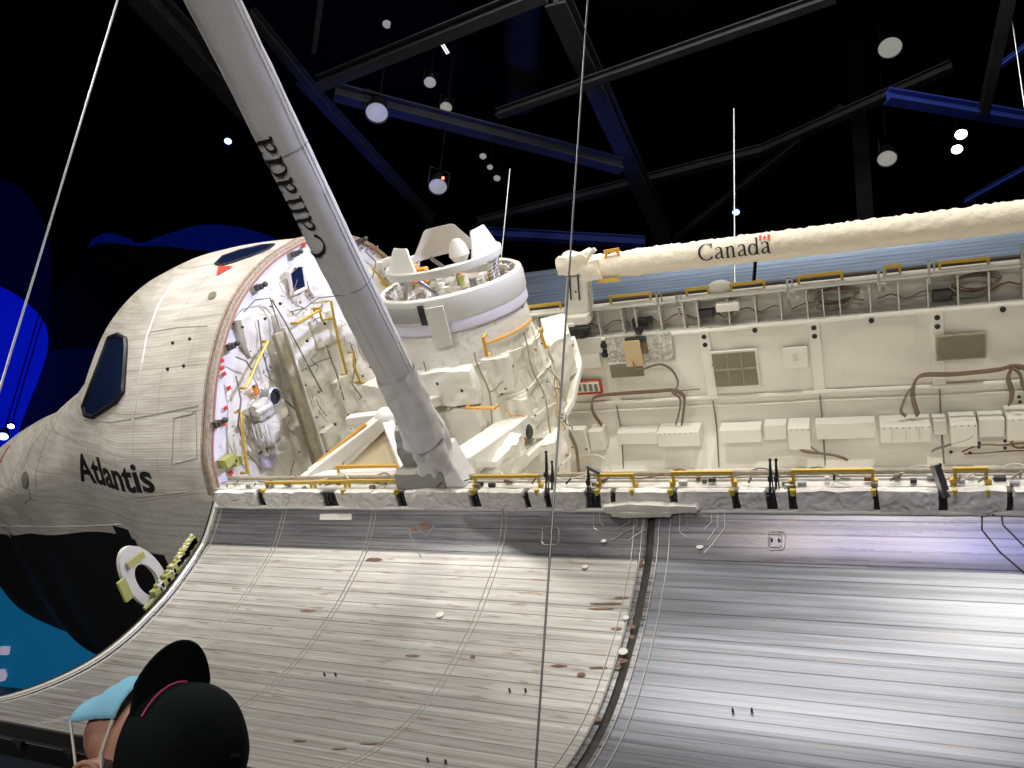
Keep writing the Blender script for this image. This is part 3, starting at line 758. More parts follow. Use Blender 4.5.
for u, v in ((979, 443), (979, 447), (1005, 441), (1005, 448), (970, 453), (951, 452), (1019, 397), (1020, 402)):
    build('cable_clamp', MB().ball(W(u, v, 2.1), .022, 8, 6), M['darkmetal'], shuttle)
# wiring and yellow hose at the forward end of the bay wall
harness([(564, 426), (570, 434), (576, 448), (578, 462), (579, 476)], 1.9, 2, .022, 'gold', .03, 'yellow hose at the forward end of the wall')
harness([(548, 416), (552, 428), (553, 435)], 1.9, 1, .018, 'amber')
harness([(544, 460), (545, 470), (547, 480)], 1.7, 2, .018, 'orange')
wallbox(556, 425, 567, 437, .1, 'darkmetal', 'valve_block', y=1.9)
wallbox(552, 428, 588, 452, .16, 'cloth_pad', 'wall_panel', y=2.15)

# ---- near (port) sill
NL = LEN
random.seed(5)
build('port_sill', MB().prism([V(-.02, -2.38, .05), V(-.02, -2.6, .05), V(-.02, -2.62, -.04), V(-.02, -2.62, -.16), V(-.02, -2.5, -.2), V(-.02, -2.38, -.2)], (NL, 0, 0)), M['shell'], shuttle, 'pale sill beam along the near edge of the bay')
build('sill_pipe', MB().tube([V(.1, -2.44, .085), V(NL, -2.44, .085)], .022, 8), M['tan'], shuttle, 'long tan pipe on the near sill')
build('sill_pipe', MB().tube([V(.1, -2.50, .058), V(NL, -2.50, .058)], .012, 8), M['shell'], shuttle)
# wrapped hinge covers with dark gaps between
gaps = [(258, 266), (322, 338), (396, 408), (470, 480), (524, 531), (545, 552), (585, 602), (611, 617), (670, 678), (733, 740), (765, 777), (788, 797), (872, 879), (937, 948), (1006, 1014)]
edges = [218]+[e for g in gaps for e in g]+[1050]
for i in range(0, len(edges), 2):
    a, b = P(edges[i], 497, 'y', -2.66).x, P(edges[i+1], 497, 'y', -2.66).x
    x = a
    while x < b-.03:
        w_ = min(b-x, .42)
        if b-x-w_ < .12: w_ = b-x
        build('hinge_cover', MB().pad((x+w_/2, -2.655, -.035), (w_+.01, .07, .185), div=9, amp=.014, bulge=.22, seed=i+x), M['hinge_cloth'], shuttle); x += w_
for i, (u1, u2) in enumerate(gaps):
    a, b = P(u1, 497, 'y', -2.66).x, P(u2, 497, 'y', -2.66).x; c = V((a+b)/2, -2.64, -.045)
    mb = MB().box(c, (b-a+.02, .03, .15)).cyl(c+V(-.02, -.03, -.05), c+V(-.02, -.03, .06), .014, 8).cyl(c+V(.02, -.03, -.02), c+V(.02, -.03, .05), .012, 8)
    build('hinge_gap', mb, M['darkmetal'], shuttle)
pts = []
for k in range(200):
    x = .02+k*.05; z = -.135+.008*noise.noise(V(x*3, 0, 0)); 
    pts.append(V(x, -2.675, z+.01))
build('white_roll', MB().tube(pts, .021, 10), M['cloth_pad'], shuttle, 'white rolled fabric edge below the hinge covers')
build('seam_cover', MB().pad((4.80, -2.71, -.075), (.80, .07, .07), div=10, amp=.02, seed=4).pad((4.72, -2.73, -.115), (.50, .05, .045), div=9, amp=.015, seed=9), M['cloth'], shuttle, 'grey-white wrapped cover over the door seam')
for u1, v1, u2, v2 in ((265, 483, 311, 482), (313, 482, 345, 481.5), (347, 481.5, 399, 480), (473, 476.5, 539, 476), (597, 475, 634, 475), (671, 473, 733, 472), (791, 471, 874, 470), (953, 469, 988, 469)):
    a, b = P(u1, v1, 'y', -2.58), P(u2, v2, 'y', -2.58); z = (a.z+b.z)/2; a.z = b.z = z
    handrail(a, b, .10, .012, lab='yellow handrail on the near sill')
for u in (266, 345, 398, 474, 538, 598, 633, 671, 732, 793, 873, 954, 987):
    c = P(u, 490, 'y', -2.64); build('yellow_clamp', MB().box(c+V(0, -.03, .0), (.038, .03, .045)).cyl(c+V(0, -.05, -.02), c+V(0, -.05, .03), .012, 8), mat('yellow_clamp_paint', (.55, .45, .05), .5), shuttle)
for u, v, h in ((546, 452, .26), (552, 462, .2), (770, 460, .2), (776, 460, .2), (588, 467, .14), (940, 465, .14)):
    a = P(u, v, 'y', -2.6); b = P(u, 497, 'y', -2.66)
    build('door_latch', MB().cyl(a, b, .009, 8).ball(a, .014, 8, 6).box((a+b)/2, (.03, .03, .04)).cyl(a+V(0, 0, -.03), b+V(.03, 0, .02), .006, 6), M['darkmetal'], shuttle, 'dark upright latch on the near sill')
a = P(588, 467, 'y', -2.6); build('latch_arm', MB().beam(a, P(600, 473, 'y', -2.6), .03, .03), M['cable2'], shuttle)
a = P(935, 465, 'y', -2.6); build('latch_arm', MB().beam(a, P(946, 497, 'y', -2.68), .05, .05), M['steel'], shuttle, 'slanting grey latch lever')

random.seed(29)
for k in range(85):
    x = random.uniform(.2, 9.5); c = V(x, -2.5-.12*random.random(), .065+.02*random.random()); t_ = random.random()
    mb = MB().box(c, (.03+.05*random.random(), .03, .03)) if t_ < .6 else MB().cyl(c, c+V(.08*random.random(), 0, .05), .009, 6)
    build('sill_fitting', mb, M[random.choice(('steel', 'cable2', 'darkmetal', 'shell', 'cable', 'tan'))], shuttle)
for k in range(14):
    x = .6+k*.66+random.uniform(-.1, .1); pts = [V(x+t*.5, -2.48-.08*sin(t*6+k), .08+.03*abs(sin(t*5+k))) for t in np.linspace(0, 1, 10)]
    build('sill_wire', MB().tube(pts, .007, 5), M[random.choice(('cable', 'cable2', 'shell'))], shuttle)
# ---- payload bay doors with their radiators
DP = [(-2.63, -.095), (-2.71, -.175), (-2.80, -.255), (-2.90, -.335), (-2.99, -.395), (-3.10, -.438), (-3.25, -.49), (-3.55, -.575), (-3.82, -.615), (-4.15, -.64), (-4.49, -.615), (-4.85, -.52), (-5.22, -.36), (-5.62, -.11)]
def prof_curve(pts, n=90):
    P_ = [Vector((a, b, 0)) for a, b in pts]; out = []
    for i in range(len(P_)-1):
        p0, p1, p2, p3 = P_[max(0, i-1)], P_[i], P_[i+1], P_[min(len(P_)-1, i+2)]
        for k in range(10):
            t = k/10; out.append(.5*((2*p1)+(p2-p0)*t+(2*p0-5*p1+4*p2-p3)*t*t+(3*p1-p0-3*p2+p3)*t**3))
    out.append(P_[-1]); return [(p.x, p.y) for p in out]
flat = DP[:5]
flatc = prof_curve(flat); bowl = prof_curve(DP[4:])
def skin(x0, x1, pr, thick, sgn=1, dx=.3):
    mb = MB(); s_ = 0; ls = [0]
    for a, b in zip(pr, pr[1:]): s_ += math.hypot(b[0]-a[0], b[1]-a[1]); ls.append(s_)
    n = max(2, int((x1-x0)/dx)); xs = [x0+(x1-x0)*i/n for i in range(n+1)]
    rows = [[V(x, sgn*y, z) for y, z in pr] for x in xs]; uvs = [[(x, l) for l in ls] for x in xs]
    mb.grid(rows, uvs)
    nb = []
    for i, (y, z) in enumerate(pr):
        a = pr[max(0, i-1)]; b = pr[min(len(pr)-1, i+1)]; t = Vector((b[0]-a[0], b[1]-a[1])).normalized(); nb.append((y-t.y*thick, z+t.x*thick))
    rows2 = [[V(x, sgn*y, z) for y, z in nb] for x in xs]
    mb.grid([r[::-1] for r in rows2], [u[::-1] for u in uvs])
    for x_, f_ in ((x0, 1), (x1, -1)):
        mb.grid([[V(x_, sgn*y, z) for y, z in pr], [V(x_, sgn*y, z) for y, z in nb]], [[(x_, l) for l in ls]]*2)
    mb.grid([[V(x, sgn*pr[-1][0], pr[-1][1]) for x in xs], [V(x, sgn*nb[-1][0], nb[-1][1]) for x in xs]], [[(x, 0) for x in xs]]*2)
    return mb
Ld = 4.797
def pr_off(pr, off):
    o = []
    for i, (y, z) in enumerate(pr):
        a = pr[max(0, i-1)]; b = pr[min(len(pr)-1, i+1)]; t = Vector((b[0]-a[0], b[1]-a[1])).normalized(); o.append((y+t.y*off, z-t.x*off))
    return o
doors = []
allpr = flatc+bowl[1:]
for k, (x0, x1, rm, lab) in enumerate(((.03, Ld-.03, 'rad1', 'weathered silver forward door panel with brown stains'), (Ld+.03, 2*Ld-.03, 'rad2', 'shiny bluish silver door panel right of the seam'), (2*Ld+.045, 3*Ld-.1, 'rad2', 'silver door panel furthest aft'))):
    d = build('payload_bay_door', skin(x0, x1, pr_off(allpr, -.012), .10), M['strip'], shuttle, lab, smooth=50)
    build('door_strip', skin(x0+.01, x1-.01, flatc, .01), M['strip'], d, smooth=50)
    build('radiator_panel', skin(x0+.05, x1-.05, bowl, .02), M[rm], d, smooth=50); doors.append((d, x0, x1))
def along(x, pr, off=.004, i0=0, i1=None): return [V(x, y, z) for y, z in pr_off(pr[i0:i1], off)]
d1, d2 = doors[0][0], doors[1][0]
# sign: pr_off with negative offset lifts towards the viewer side
UP = .006
chk = pr_off([(-4.0, -.64), (-4.2, -.64)], 1.0)[0]
SG = 1 if chk[1] > -.64 else -1
for x in (.95, 2.05, 3.45):
    for dx_ in (0, .045): build('panel_joint', MB().tube(along(x+dx_, allpr, SG*.002), .004, 6), M['rim'], d1)
for x in (Ld+1.25, ):
    pass
for x, dd in ((.045, d1), (.11, d1), (Ld-.07, d1), (Ld-.14, d1), (Ld+.07, d2), (Ld+.16, d2)):
    build('door_edge_strip', MB().tube(along(x, allpr, SG*.003), .005, 6), M['rim'], dd, 'pale strip along the panel edge')
build('front_rim', MB().tube(along(.01, allpr, SG*.0), .028, 8).tube(along(-.04, allpr, SG*-.03), .02, 8), M['rim'], d1, 'pale rim of the forward door edge')
build('rim_seal', MB().tube(along(-.015, allpr, SG*.02), .012, 6), M['black'], d1)
build('seam_seal', MB().grid([[V(x, y, z) for y, z in pr_off(allpr, -SG*.03)] for x in (Ld-.05, Ld+.05)]), mat('dark_brown_seal', (.02, .017, .014), .7, var=(8, (.07, .06, .05), .8)), d1, 'dark seal between the two door panels')
# lower (centreline) edge: dark latch gear below each door
for dd, x0, x1 in doors:
    e = V((x0+x1)/2, -5.64, -.155); t = V(0, -.78, .62)
    build('centreline_edge', MB().box(e, (x1-x0, .05, .085), (V(1, 0, 0), V(0, .86, -.5), V(0, .5, .86))), M['black'], dd, 'black lower edge of the door')
    build('edge_rail', MB().tube([V(x0, -5.64, -.25), V(x1, -5.64, -.25)], .018, 8), M['rim'], dd)
    x = x0+.2
    while x < x1-.1:
        build('edge_latch', MB().box((x, -5.63, -.24), (.10, .08, .05)).cyl((x-.02, -5.66, -.30), (x+.06, -5.66, -.22), .02, 8), M['steel'], dd); x += .55
    build('outer_skin_edge', MB().box(((x0+x1)/2, -5.60, -.36), (x1-x0, .10, .16)), M['darkmetal'], dd)
# etched plates and small fittings on the panels
def ppt(x, i, off=.006, pr=None):
    q_ = pr_off(pr or allpr, SG*off)[i]; return V(x, *q_)
def D(u, v):
    "point on the door surface seen at u,v"
    d = (RI.to_3x3() @ ray(u, v)).normalized(); loc, n, _, _ = doorb.ray_cast(camL, d); return loc, n
dv = []; df = []
for i, x in enumerate((-.5, LEN+.5)):
    dv += [(x, y, z) for y, z in allpr]
nn_ = len(allpr)
df = [(j, j+1, nn_+j+1, nn_+j) for j in range(nn_-1)]
doorb = BVHTree.FromPolygons(dv, df)
def lift(loc, n, off):
    d = camL-loc
    if n.dot(d) < 0: n = -n
    return loc+n*off
def door_line(pts, r, m_, name, parent, lab=None, off=.004, closed=False):
    out = []
    seq = pts+pts[:1] if closed else pts
    for (a, b), (c, d) in zip(seq, seq[1:]):
        n = max(2, int(math.hypot(c-a, d-b)/5))
        for k in range(n):
            l, nn = D(a+(c-a)*k/n, b+(d-b)*k/n)
            if l: out.append(lift(l, nn, off))
    if not closed:
        l, nn = D(*pts[-1]); 
        if l: out.append(lift(l, nn, off))
    return build(name, MB().tube(out, r, 5, closed=closed), M[m_], parent, lab)
for u, v, s in ((585, 567, 3), (626, 618, 3), (623, 652, 4), (604, 541, 2.5), (440, 615, 4)):
    l, n = D(u, v); q_ = lift(l, n, .006); dd = d1 if u < 650 else d2
    build('round_plug', MB().ball(q_, (.028*s/3, .028*s/3, .006)), M['white'], dd, 'small white round plug')
for u, v in ((700, 547), (691, 512)):
    l, n = D(u, v); build('round_plug', MB().ball(lift(l, n, .006), (.028, .028, .006)), M['white'], d2, 'small white round plug')
for cx_, cy_, s in ((776, 541, 1), (550, 536, 1), (775, 541, .7)):
    dd = d1 if cx_ < 650 else d2
    door_line([(cx_-7*s, cy_-9*s), (cx_+7*s, cy_-9*s), (cx_+9*s, cy_-6*s), (cx_+9*s, cy_+6*s), (cx_+6*s, cy_+9*s), (cx_-6*s, cy_+9*s), (cx_-8*s, cy_+6*s)], .004, 'rim', 'inspection_plate', dd, closed=True)
for u, v in ((772, 541), (779, 541), (733, 712), (752, 712), (510, 692), (526, 692), (325, 676), (336, 676), (428, 762), (446, 764)):
    l, n = D(u, v)
    if l: build('lock_pin', MB().cyl(lift(l, n, 0)+V(0, 0, -.02), lift(l, n, .01)+V(0, 0, .02), .008, 6), M['darkmetal'], d1 if u < 640 else d2)
for pts in ([(594, 509), (594, 528), (598, 531)], [(600, 509), (600, 522), (604, 526)], [(645, 509), (644, 530), (628, 541)], [(637, 510), (637, 526), (622, 534), (612, 541)], [(630, 510), (630, 522), (618, 529)],
            [(680, 509), (680, 532), (686, 537)], [(686, 510), (687, 528), (692, 531)], [(725, 510), (725, 528), (712, 545), (704, 553)], [(718, 510), (718, 526), (708, 540)], [(711, 510), (712, 522), (704, 530)],
            [(409, 533), (421, 557)], [(418, 526), (427, 537), (434, 527)]):
    dd = d1 if pts[0][0] < 650 else d2
    door_line(pts, .0045, 'rim', 'coolant_line', dd)
for pts in ([(982, 511), (982, 530), (1000, 552), (1030, 578)], [(1001, 511), (1003, 525), (1030, 552)]):
    door_line(pts, .006, 'darkmetal', 'coolant_line', d2, 'dark line at the right end of the strip')
# brown bare patches
def door_patch(poly, m_, name, parent, lab=None, off=.005):
    cx_ = sum(p[0] for p in poly)/len(poly); cy_ = sum(p[1] for p in poly)/len(poly); rws = []
    for t in (1, .66, .33, .001):
        r_ = []
        for p in poly+poly[:1]:
            l, n = D(cx_+(p[0]-cx_)*t, cy_+(p[1]-cy_)*t); r_.append(lift(l, n, off))
        rws.append(r_)
    return build(name, MB().grid(rws), m_, parent, lab)
rust = mat('rust_stain', (.20, .10, .06), .8, var=(40, (.35, .25, .18), .7))
random.seed(3)
def blot(u, v, a, b):
    n = 10; return [(u+a*cos(2*PI*k/n)*(.7+.5*random.random()), v+b*sin(2*PI*k/n)*(.7+.5*random.random())) for k in range(n)]
for u, v, a, b in ((425, 526, 7, 4), (414, 529, 3, 2), (606, 604, 16, 1.3), (600, 609, 14, 1), (632, 627, 3.5, 2.4), (632, 637, 3.2, 2), (640, 562, 3, 5), (641, 551, 4, 2), (623, 661, 5, 2.5), (618, 667, 4, 1.5), (581, 675, 5, 2.2), (560, 666, 9, 1.3), (598, 720, 4, 3), (617, 629, 6, 1.4), (473, 657, 3, 2), (374, 560, 10, 2), (412, 656, 8, 1.2), (372, 744, 14, .8), (340, 749, 10, .8), (300, 741, 8, 1), (598, 668, 10, 1.2), (622, 598, 8, 1), (308, 611, 8, 1.3)):
    door_patch(blot(u, v, a, b), rust, 'rust_stain', d1)
door_patch([(320, 514), (352, 514), (352, 520), (320, 520)], M['shell'], 'name_plate', d1, 'small pale plate near the hinge line')
# gear at the forward edge of the near door: oval ring plate and yellow-green fittings
c0 = V(-.12, 0, 0); ring = []
oc = P(146, 578, 'x', -.12)
A1_, A2_ = P(122, 552, 'x', -.12), P(163, 605, 'x', -.12)
e1 = (A2_-A1_); l1 = e1.length/2; e1.normalize(); e2 = V(1, 0, 0).cross(e1)
n = 40; po = [(cos(t), sin(t)) for t in np.linspace(0, 2*PI, n, endpoint=False)]
mb = MB()
oo = [oc+e1*a*l1*1.05+e2*b*.20 for a, b in po]; ii = [oc+e1*(a*l1*.52+.03)+e2*b*.105 for a, b in po]
mb.add(oo+ii+[p-V(.05, 0, 0) for p in oo]+[p-V(.05, 0, 0) for p in ii], [(i, (i+1) % n, n+(i+1) % n, n+i) for i in range(n)]+[(2*n+(i+1) % n, 2*n+i, 3*n+i, 3*n+(i+1) % n) for i in range(n)]+[(i, 2*n+i, 2*n+(i+1) % n, (i+1) % n) for i in range(n)]+[(n+(i+1) % n, 3*n+(i+1) % n, 3*n+i, n+i) for i in range(n)])
rg = build('oval_ring_plate', mb, M['shell'], shuttle, 'white oval ring plate beside the forward door edge')
build('yellow_stripe', MB().box(P(136, 560, 'x', -.10), (.02, .2, .07)).box(P(125, 590, 'x', -.10), (.03, .09, .22)), M['green'], rg, 'yellow stripe')
pts = along(-.05, allpr, SG*.05)
for k, i in enumerate(range(40, 74, 2)):
    p = pts[i]+V(-.05, 0, 0); build('edge_fitting', MB().box(p+V(0, 0, .01), (.08, .07+.03*(k % 3), .06+.03*(k % 2))).ball(p+V(0, .02, .06), .025, 8, 6), M['green' if k % 3 else 'shell'], shuttle, 'yellow-green fitting at the forward door edge' if k % 3 else None, bevel=.01)
build('edge_channel', MB().tube([p+V(-.06, 0, -.04) for p in pts[38:80]], .022, 6), mat('pale_yellow_green', (.5, .5, .22), .6), shuttle)

# ---- starboard door, seen over the far sill
fp = [(abs(y)+.19, z) for y, z in allpr]
for x0, x1 in ((.03, Ld-.03), (Ld+.03, 2*Ld-.03), (2*Ld+.03, 3*Ld-.1)):
    d = build('payload_bay_door', skin(x0, x1, fp, .1, 1), M['farrad'], shuttle, 'blue-grey far door showing behind the boom', smooth=50)
    for xx in (x0+.04, x1-.04, (x0+x1)/2): build('panel_joint', MB().tube([V(xx, y, z+.01) for y, z in fp], .01, 5), M['rim'], d)
    for i in range(44, len(fp), 5): build('panel_line', MB().tube([V(x0, fp[i][0], fp[i][1]+.008), V(x1, fp[i][0], fp[i][1]+.008)], .009, 5), mat('pale_line', (.62, .66, .75), .4), d)

# ------------------------------------------------------------------ docking system
dk = thing('docking_system', 'white wrapped docking module with a ring and three petals standing in the payload bay', 'docking module', (2.0, 0, -1.9))
DC = V(2.0, 0, 0); DU = V(0, 0, .21)
# wrapped airlock body
n = 56; rows = []
prf = [(.78, -2.3), (.80, -1.9), (.85, -1.5), (.92, -1.1), (.96, -.75), (.97, -.4), (.95, -.1), (.92, .15), (.88, .4), (.86, .62), (.85, .78), (.84, .92), (.82, .98), (.5, .98), (0, .98)]
for r, z in prf:
    row = []
    for k in range(n+1):
        a = 2*PI*(k % n)/n; fac = 1+.05*math.copysign(1, sin(4*a))*min(1, abs(sin(4*a))*3)*(z < .6)
        p = DC+V(r*fac*cos(a), r*fac*sin(a), z); p += noise.noise_vector(p*3.2)*.05*(z < .75); row.append(p)
    rows.append(row)
build('airlock_body', MB().grid(rows), M['cloth'], dk, 'airlock wrapped in crinkled white blankets')
# band of the base ring
prf = [(.78, .88), (.87, .89), (.885, .93), (.885, 1.10), (.87, 1.16), (.82, 1.17), (.79, 1.14), (.72, 1.14), (.70, 1.08), (.70, .96), (.0, .95)]
br_ = build('base_ring', MB().lathe(DC+DU, prf, 96), M['ringm'], dk, 'broad grey-white base ring', smooth=30)
build('ring_lip', MB().lathe(DC+DU, [(.80, 1.165), (.83, 1.185), (.86, 1.165)], 96), M['white'], br_)
build('dark_band', MB().lathe(DC+DU, [(.887, .93), (.893, .94), (.893, 1.10), (.887, 1.11)], 24, a0=-2.45, a1=-1.55), mat('grey_quilt_band', (.36, .36, .34), .8, bump=('noise', 30, .4, .01)), br_, 'dark grey segment of the ring')
build('gap_strip', MB().lathe(DC+DU, [(.89, .90), (.897, .91), (.897, 1.12), (.89, 1.13)], 4, a0=-1.55, a1=-1.46), M['darkmetal'], br_)
build('strap', MB().box(DC+V(.9*cos(-1.33), .9*sin(-1.33), 1.07), (.21, .03, .46), (V(cos(.24), sin(.24), 0), V(-sin(.24), cos(.24), 0), V(0, 0, 1))), M['shell'], br_, 'pale strap over the ring')
build('lower_collar', MB().lathe(DC+DU, [(.86, .76), (.875, .78), (.875, .86), (.86, .9)], 72), mat('lilac_white', (.66, .64, .74), .7), dk)
pts = [DC+V(.90*cos(a), .90*sin(a), .76) for a in np.linspace(-.85, .1, 20)]
build('handrail', MB().tube(pts, .016, 8), M['amber'], dk, 'curved amber handrail below the ring')
# bolts and hooks round the rim
for k in range(36):
    a = 2*PI*k/36; p = DC+DU+V(.76*cos(a), .76*sin(a), 1.15)
    build('ring_hook', MB().box(p, (.05, .04, .05), (V(cos(a), sin(a), 0), V(-sin(a), cos(a), 0), V(0, 0, 1))), M['steel' if k % 3 else 'brown'], br_)
build('inner_ring', MB().lathe(DC+DU, [(.60, 1.0), (.62, 1.06), (.58, 1.08), (.55, 1.02)], 64), M['shell'], br_)
random.seed(21)
for k in range(26):
    a = random.random()*2*PI; r = .2+.42*random.random(); p = DC+DU+V(r*cos(a), r*sin(a), 1.0)
    build('mechanism_unit', MB().cyl(p, p+V(0, 0, .04+.10*random.random()), .03+.03*random.random(), 10), M[random.choice(('shell', 'white', 'steel', 'green'))], br_)
# guide ring with petals
GC = DC+V(-.01, 0, 1.62); GR = .69
gr = build('guide_ring', MB().lathe(GC, [(GR-.035, -.05), (GR, -.055), (GR+.012, -.03), (GR+.012, .03), (GR-.01, .045), (GR-.045, .035)], 96, close=True), M['shell'], dk, 'raised round guide ring', smooth=30)
def petal(a, hw, h, lean):
    ns = 20; ro, ri = [], []
    for k in range(ns+1):
        t = -1+2*k/ns; an = a+hw*t; hh = h*min(1, (1-abs(t))*2.1+.08)
        rr = GR-.02; o = GC+V(rr*cos(an), rr*sin(an), .02); tp_ = GC+V((rr-lean*hh/h)*cos(an*1.0), (rr-lean*hh/h)*sin(an), .02+hh)
        ro.append((o, tp_))
    mb = MB(); mb.grid([[p for p, q in ro], [p.lerp(q, .5) for p, q in ro], [q for p, q in ro]])
    inn = [[p-V(cos(a), sin(a), 0)*.025 for p, q in ro], [p.lerp(q, .5)-V(cos(a), sin(a), 0)*.025 for p, q in ro], [q-V(cos(a), sin(a), 0)*.02 for p, q in ro]]
    mb.grid([r[::-1] for r in inn]); mb.grid([[q for p, q in ro], inn[2]]); return mb
for i, (a, hw, h, ln) in enumerate(((-2.12, .52, .27, .13), (2.0, .62, .30, .13), (-.06, .50, .30, .10))):
    pe = build('petal', petal(a, hw, h, ln), M['shell'], gr, smooth=40)
# struts between base and guide ring
for k in range(6):
    a0_ = 2*PI*(k//2)/3+.35; s_ = 1 if k % 2 else -1; a1_ = a0_+s_*.12; a2_ = a0_+s_*.62
    top = GC+V((GR-.04)*cos(a1_), (GR-.04)*sin(a1_), -.04); bot = DC+DU+V(.60*cos(a2_), .60*sin(a2_), 1.0)
    mid = bot.lerp(top, .35)
    st = build('strut', MB().cyl(bot, top, .016, 10).cyl(mid, top.lerp(mid, .1), .026, 10), M['steel'], dk)
    if k in (1, 2, 4): build('strut_boot', MB().lathe(bot, [(.0, -.02), (.07, -.02), (.085, .03), (.05, .09), (.025, .12), (0, .12)], 16), mat('brown_boot', (.36, .18, .07), .5), st, 'brown boot at the foot of the strut')
for a in (-2.4, -.15, .05, -1.3):
    p = DC+DU+V(.62*cos(a), .62*sin(a), 1.0); q_ = GC+V(.62*cos(a), .62*sin(a), -.05)
    mb = MB()
    pts = [p.lerp(q_, t)+V(.03*cos(t*60), .03*sin(t*60), 0) for t in np.linspace(0, 1, 60)]
    build('coil_spring', MB().tube(pts, .008, 5), M['shell'], dk)
build('orange_fitting', MB().box(DC+V(-.42, .05, 1.42), (.22, .12, .10)).box(DC+V(-.3, -.1, 1.52), (.2, .1, .14)).box(DC+V(-.5, .1, 1.55), (.1, .1, .1)), M['orange'], dk, 'orange fitting below the guide ring', bevel=.02)
mc = GC+V(.02, .38, -.02); build('centre_motor', MB().lathe(mc, [(0, -.1), (.08, -.1), (.13, -.02), (.10, .10), (.05, .17), (0, .18)], 20), M['shell'], dk, 'conical cover between the petals')
# wrapped avionics blocks around the body
blk = [((2.62, -.50, .38), (.34, .40, .42), .2), ((2.72, .10, .30), (.36, .55, .5), .1), ((1.2, -.72, .1), (.4, .4, .7), -.3), ((2.15, -.93, .38), (.75, .16, .42), 0), ((2.1, -.95, -.1), (.8, .18, .46), 0),
       ((2.68, -.40, -.22), (.34, .42, .5), .3), ((1.5, -.95, -.55), (.5, .3, .45), .1), ((2.3, -1.0, -.62), (.45, .3, .36), .05), ((2.75, .75, .0), (.4, .5, .55), -.2), ((2.5, -.9, -1.25), (.6, .4, .5), .1), ((2.05, 1.0, -.2), (.8, .3, 1.0), 0)]
for i, (c, s, a) in enumerate(blk):
    ax = (V(cos(a), sin(a), 0), V(-sin(a), cos(a), 0), V(0, 0, 1))
    build('wrapped_unit', MB().pad(c, s, ax, div=14, amp=.028, bulge=.25, seed=i*3), M['cloth' if i % 2 else 'cloth_pad'], dk, bevel=0)
for k in range(4):
    c = V(1.95+.12*k, -1.28, -.95); build('white_bottle', MB().cyl(c-V(0, 0, .2), c+V(0, 0, .22), .055, 14), M['white'], dk)
def PX(u, v, x): return P(u, v, 'x', x)
for (u1, v1, u2, v2, y) in ((483, 337, 487, 356, -1.2), (466, 408, 495, 408, -1.3), (540, 330, 546, 348, 0)):
    a, b = P(u1, v1, 'y', y), P(u2, v2, 'y', y); build('handrail', MB().tube([a+V(0, .07, 0), a, b, b+V(0, .07, 0)], .018, 8), M['amber'], dk, 'amber handrail on the wrapped body')
# blanket seams and wires over the wrapped body
random.seed(33)
def onbody(a, z, off=.03):
    rr = interp([-2.3, -1.5, -.75, -.1, .4, .78], [.78, .85, .96, .95, .88, .85], z)+off; return DC+V(rr*cos(a), rr*sin(a), z)
for z in (.55, .12, -.28, -.72, -1.1):
    build('blanket_seam', MB().tube([onbody(a, z+.03*sin(a*5+z*9), .045+.02*sin(a*9)) for a in np.linspace(-2.6, .5, 50)], .011, 5), M['cloth_pad'], dk)
for k in range(12):
    a = -2.4+k*.24; build('blanket_seam', MB().tube([onbody(a+.03*sin(z*8+k), z, .05) for z in np.linspace(-1.2, .7, 24)], .009, 5), M['tan' if k % 3 == 0 else 'cloth_pad'], dk)
for k in range(16):
    a = random.uniform(-2.3, .2); z = random.uniform(-1.0, .6); b_ = a+random.uniform(-.4, .4); z2 = z-random.uniform(.1, .5)
    build('wire', MB().tube([onbody(a+(b_-a)*t+.03*sin(t*9), z+(z2-z)*t, .10+.02*sin(t*7+k)) for t in np.linspace(0, 1, 12)], .007, 5), M[random.choice(('cable', 'cable2', 'amber'))], dk)
for k in range(26):
    a = random.uniform(-2.3, .2); z = random.uniform(-1.0, .6); build('button', MB().ball(onbody(a, z, .09), .016, 8, 6), M['cable2'], dk)
# horizontal work platform below the body
build('platform', MB().pad((1.9, -1.2, -1.15), (1.8, .9, .12), div=10, amp=.02), M['cloth_pad'], dk)
# truss: aft cross beam of three straight box segments, fore triangle
aft = [V(2.85, -2.32, .10), V(2.72, -1.1, -.20), V(2.70, -.1, -.36), V(2.70, .70, -.28), V(2.66, 1.35, -.04), V(2.52, 1.62, .26)]
for a, b in zip(aft, aft[1:]):
    build('cross_beam', MB().beam(a, b, .34, .20, (0, 0, 1)), M['white'], dk, 'white box beam across the bay', bevel=.015)
    build('cross_beam', MB().beam(a+V(.22, 0, -.30), b+V(.22, 0, -.30), .10, .10, (0, 0, 1)), M['white'], dk, bevel=.015)
for k, (a, b) in enumerate(zip(aft, aft[1:])):
    build('beam_web', MB().beam(a.lerp(b, .1)+V(.2, 0, 0), a.lerp(b, .9)+V(.22, 0, -.3), .05, .05), M['white'], dk)
for u1, v1, u2, v2 in ((461, 461, 505, 434), (534, 408, 566, 366)):
    a, b = PX(u1, v1, 2.83), PX(u2, v2, 2.83)
    a.z += .02; b.z += .02; build('handrail', MB().tube([a-V(0, 0, .06), a, b, b-V(0, 0, .06)], .02, 8), M['amber'], dk, 'amber handrail along the cross beam')
c = PX(529, 432, 2.95); build('port_hole', MB().lathe(c, [(0, .02), (.07, .02), (.09, .0)], 20, (V(0, 1, 0), V(0, 0, 1), V(1, 0, 0))), M['darkmetal'], dk, 'dark round hole below the cross beam')
build('beam_cover', MB().pad(PX(545, 450, 2.9), (.34, .6, .34), div=9, amp=.04, seed=5), M['cloth'], dk)
build('beam_cover', MB().pad(PX(500, 462, 2.9), (.3, .8, .3), div=9, amp=.05, seed=6), M['cloth'], dk)
ap = P(386, 418, 'y', -1.75); l_ = P(312, 476, 'y', -2.3); r_ = P(408, 473, 'y', -2.3); r2_ = P(437, 400, 'y', -1.0)
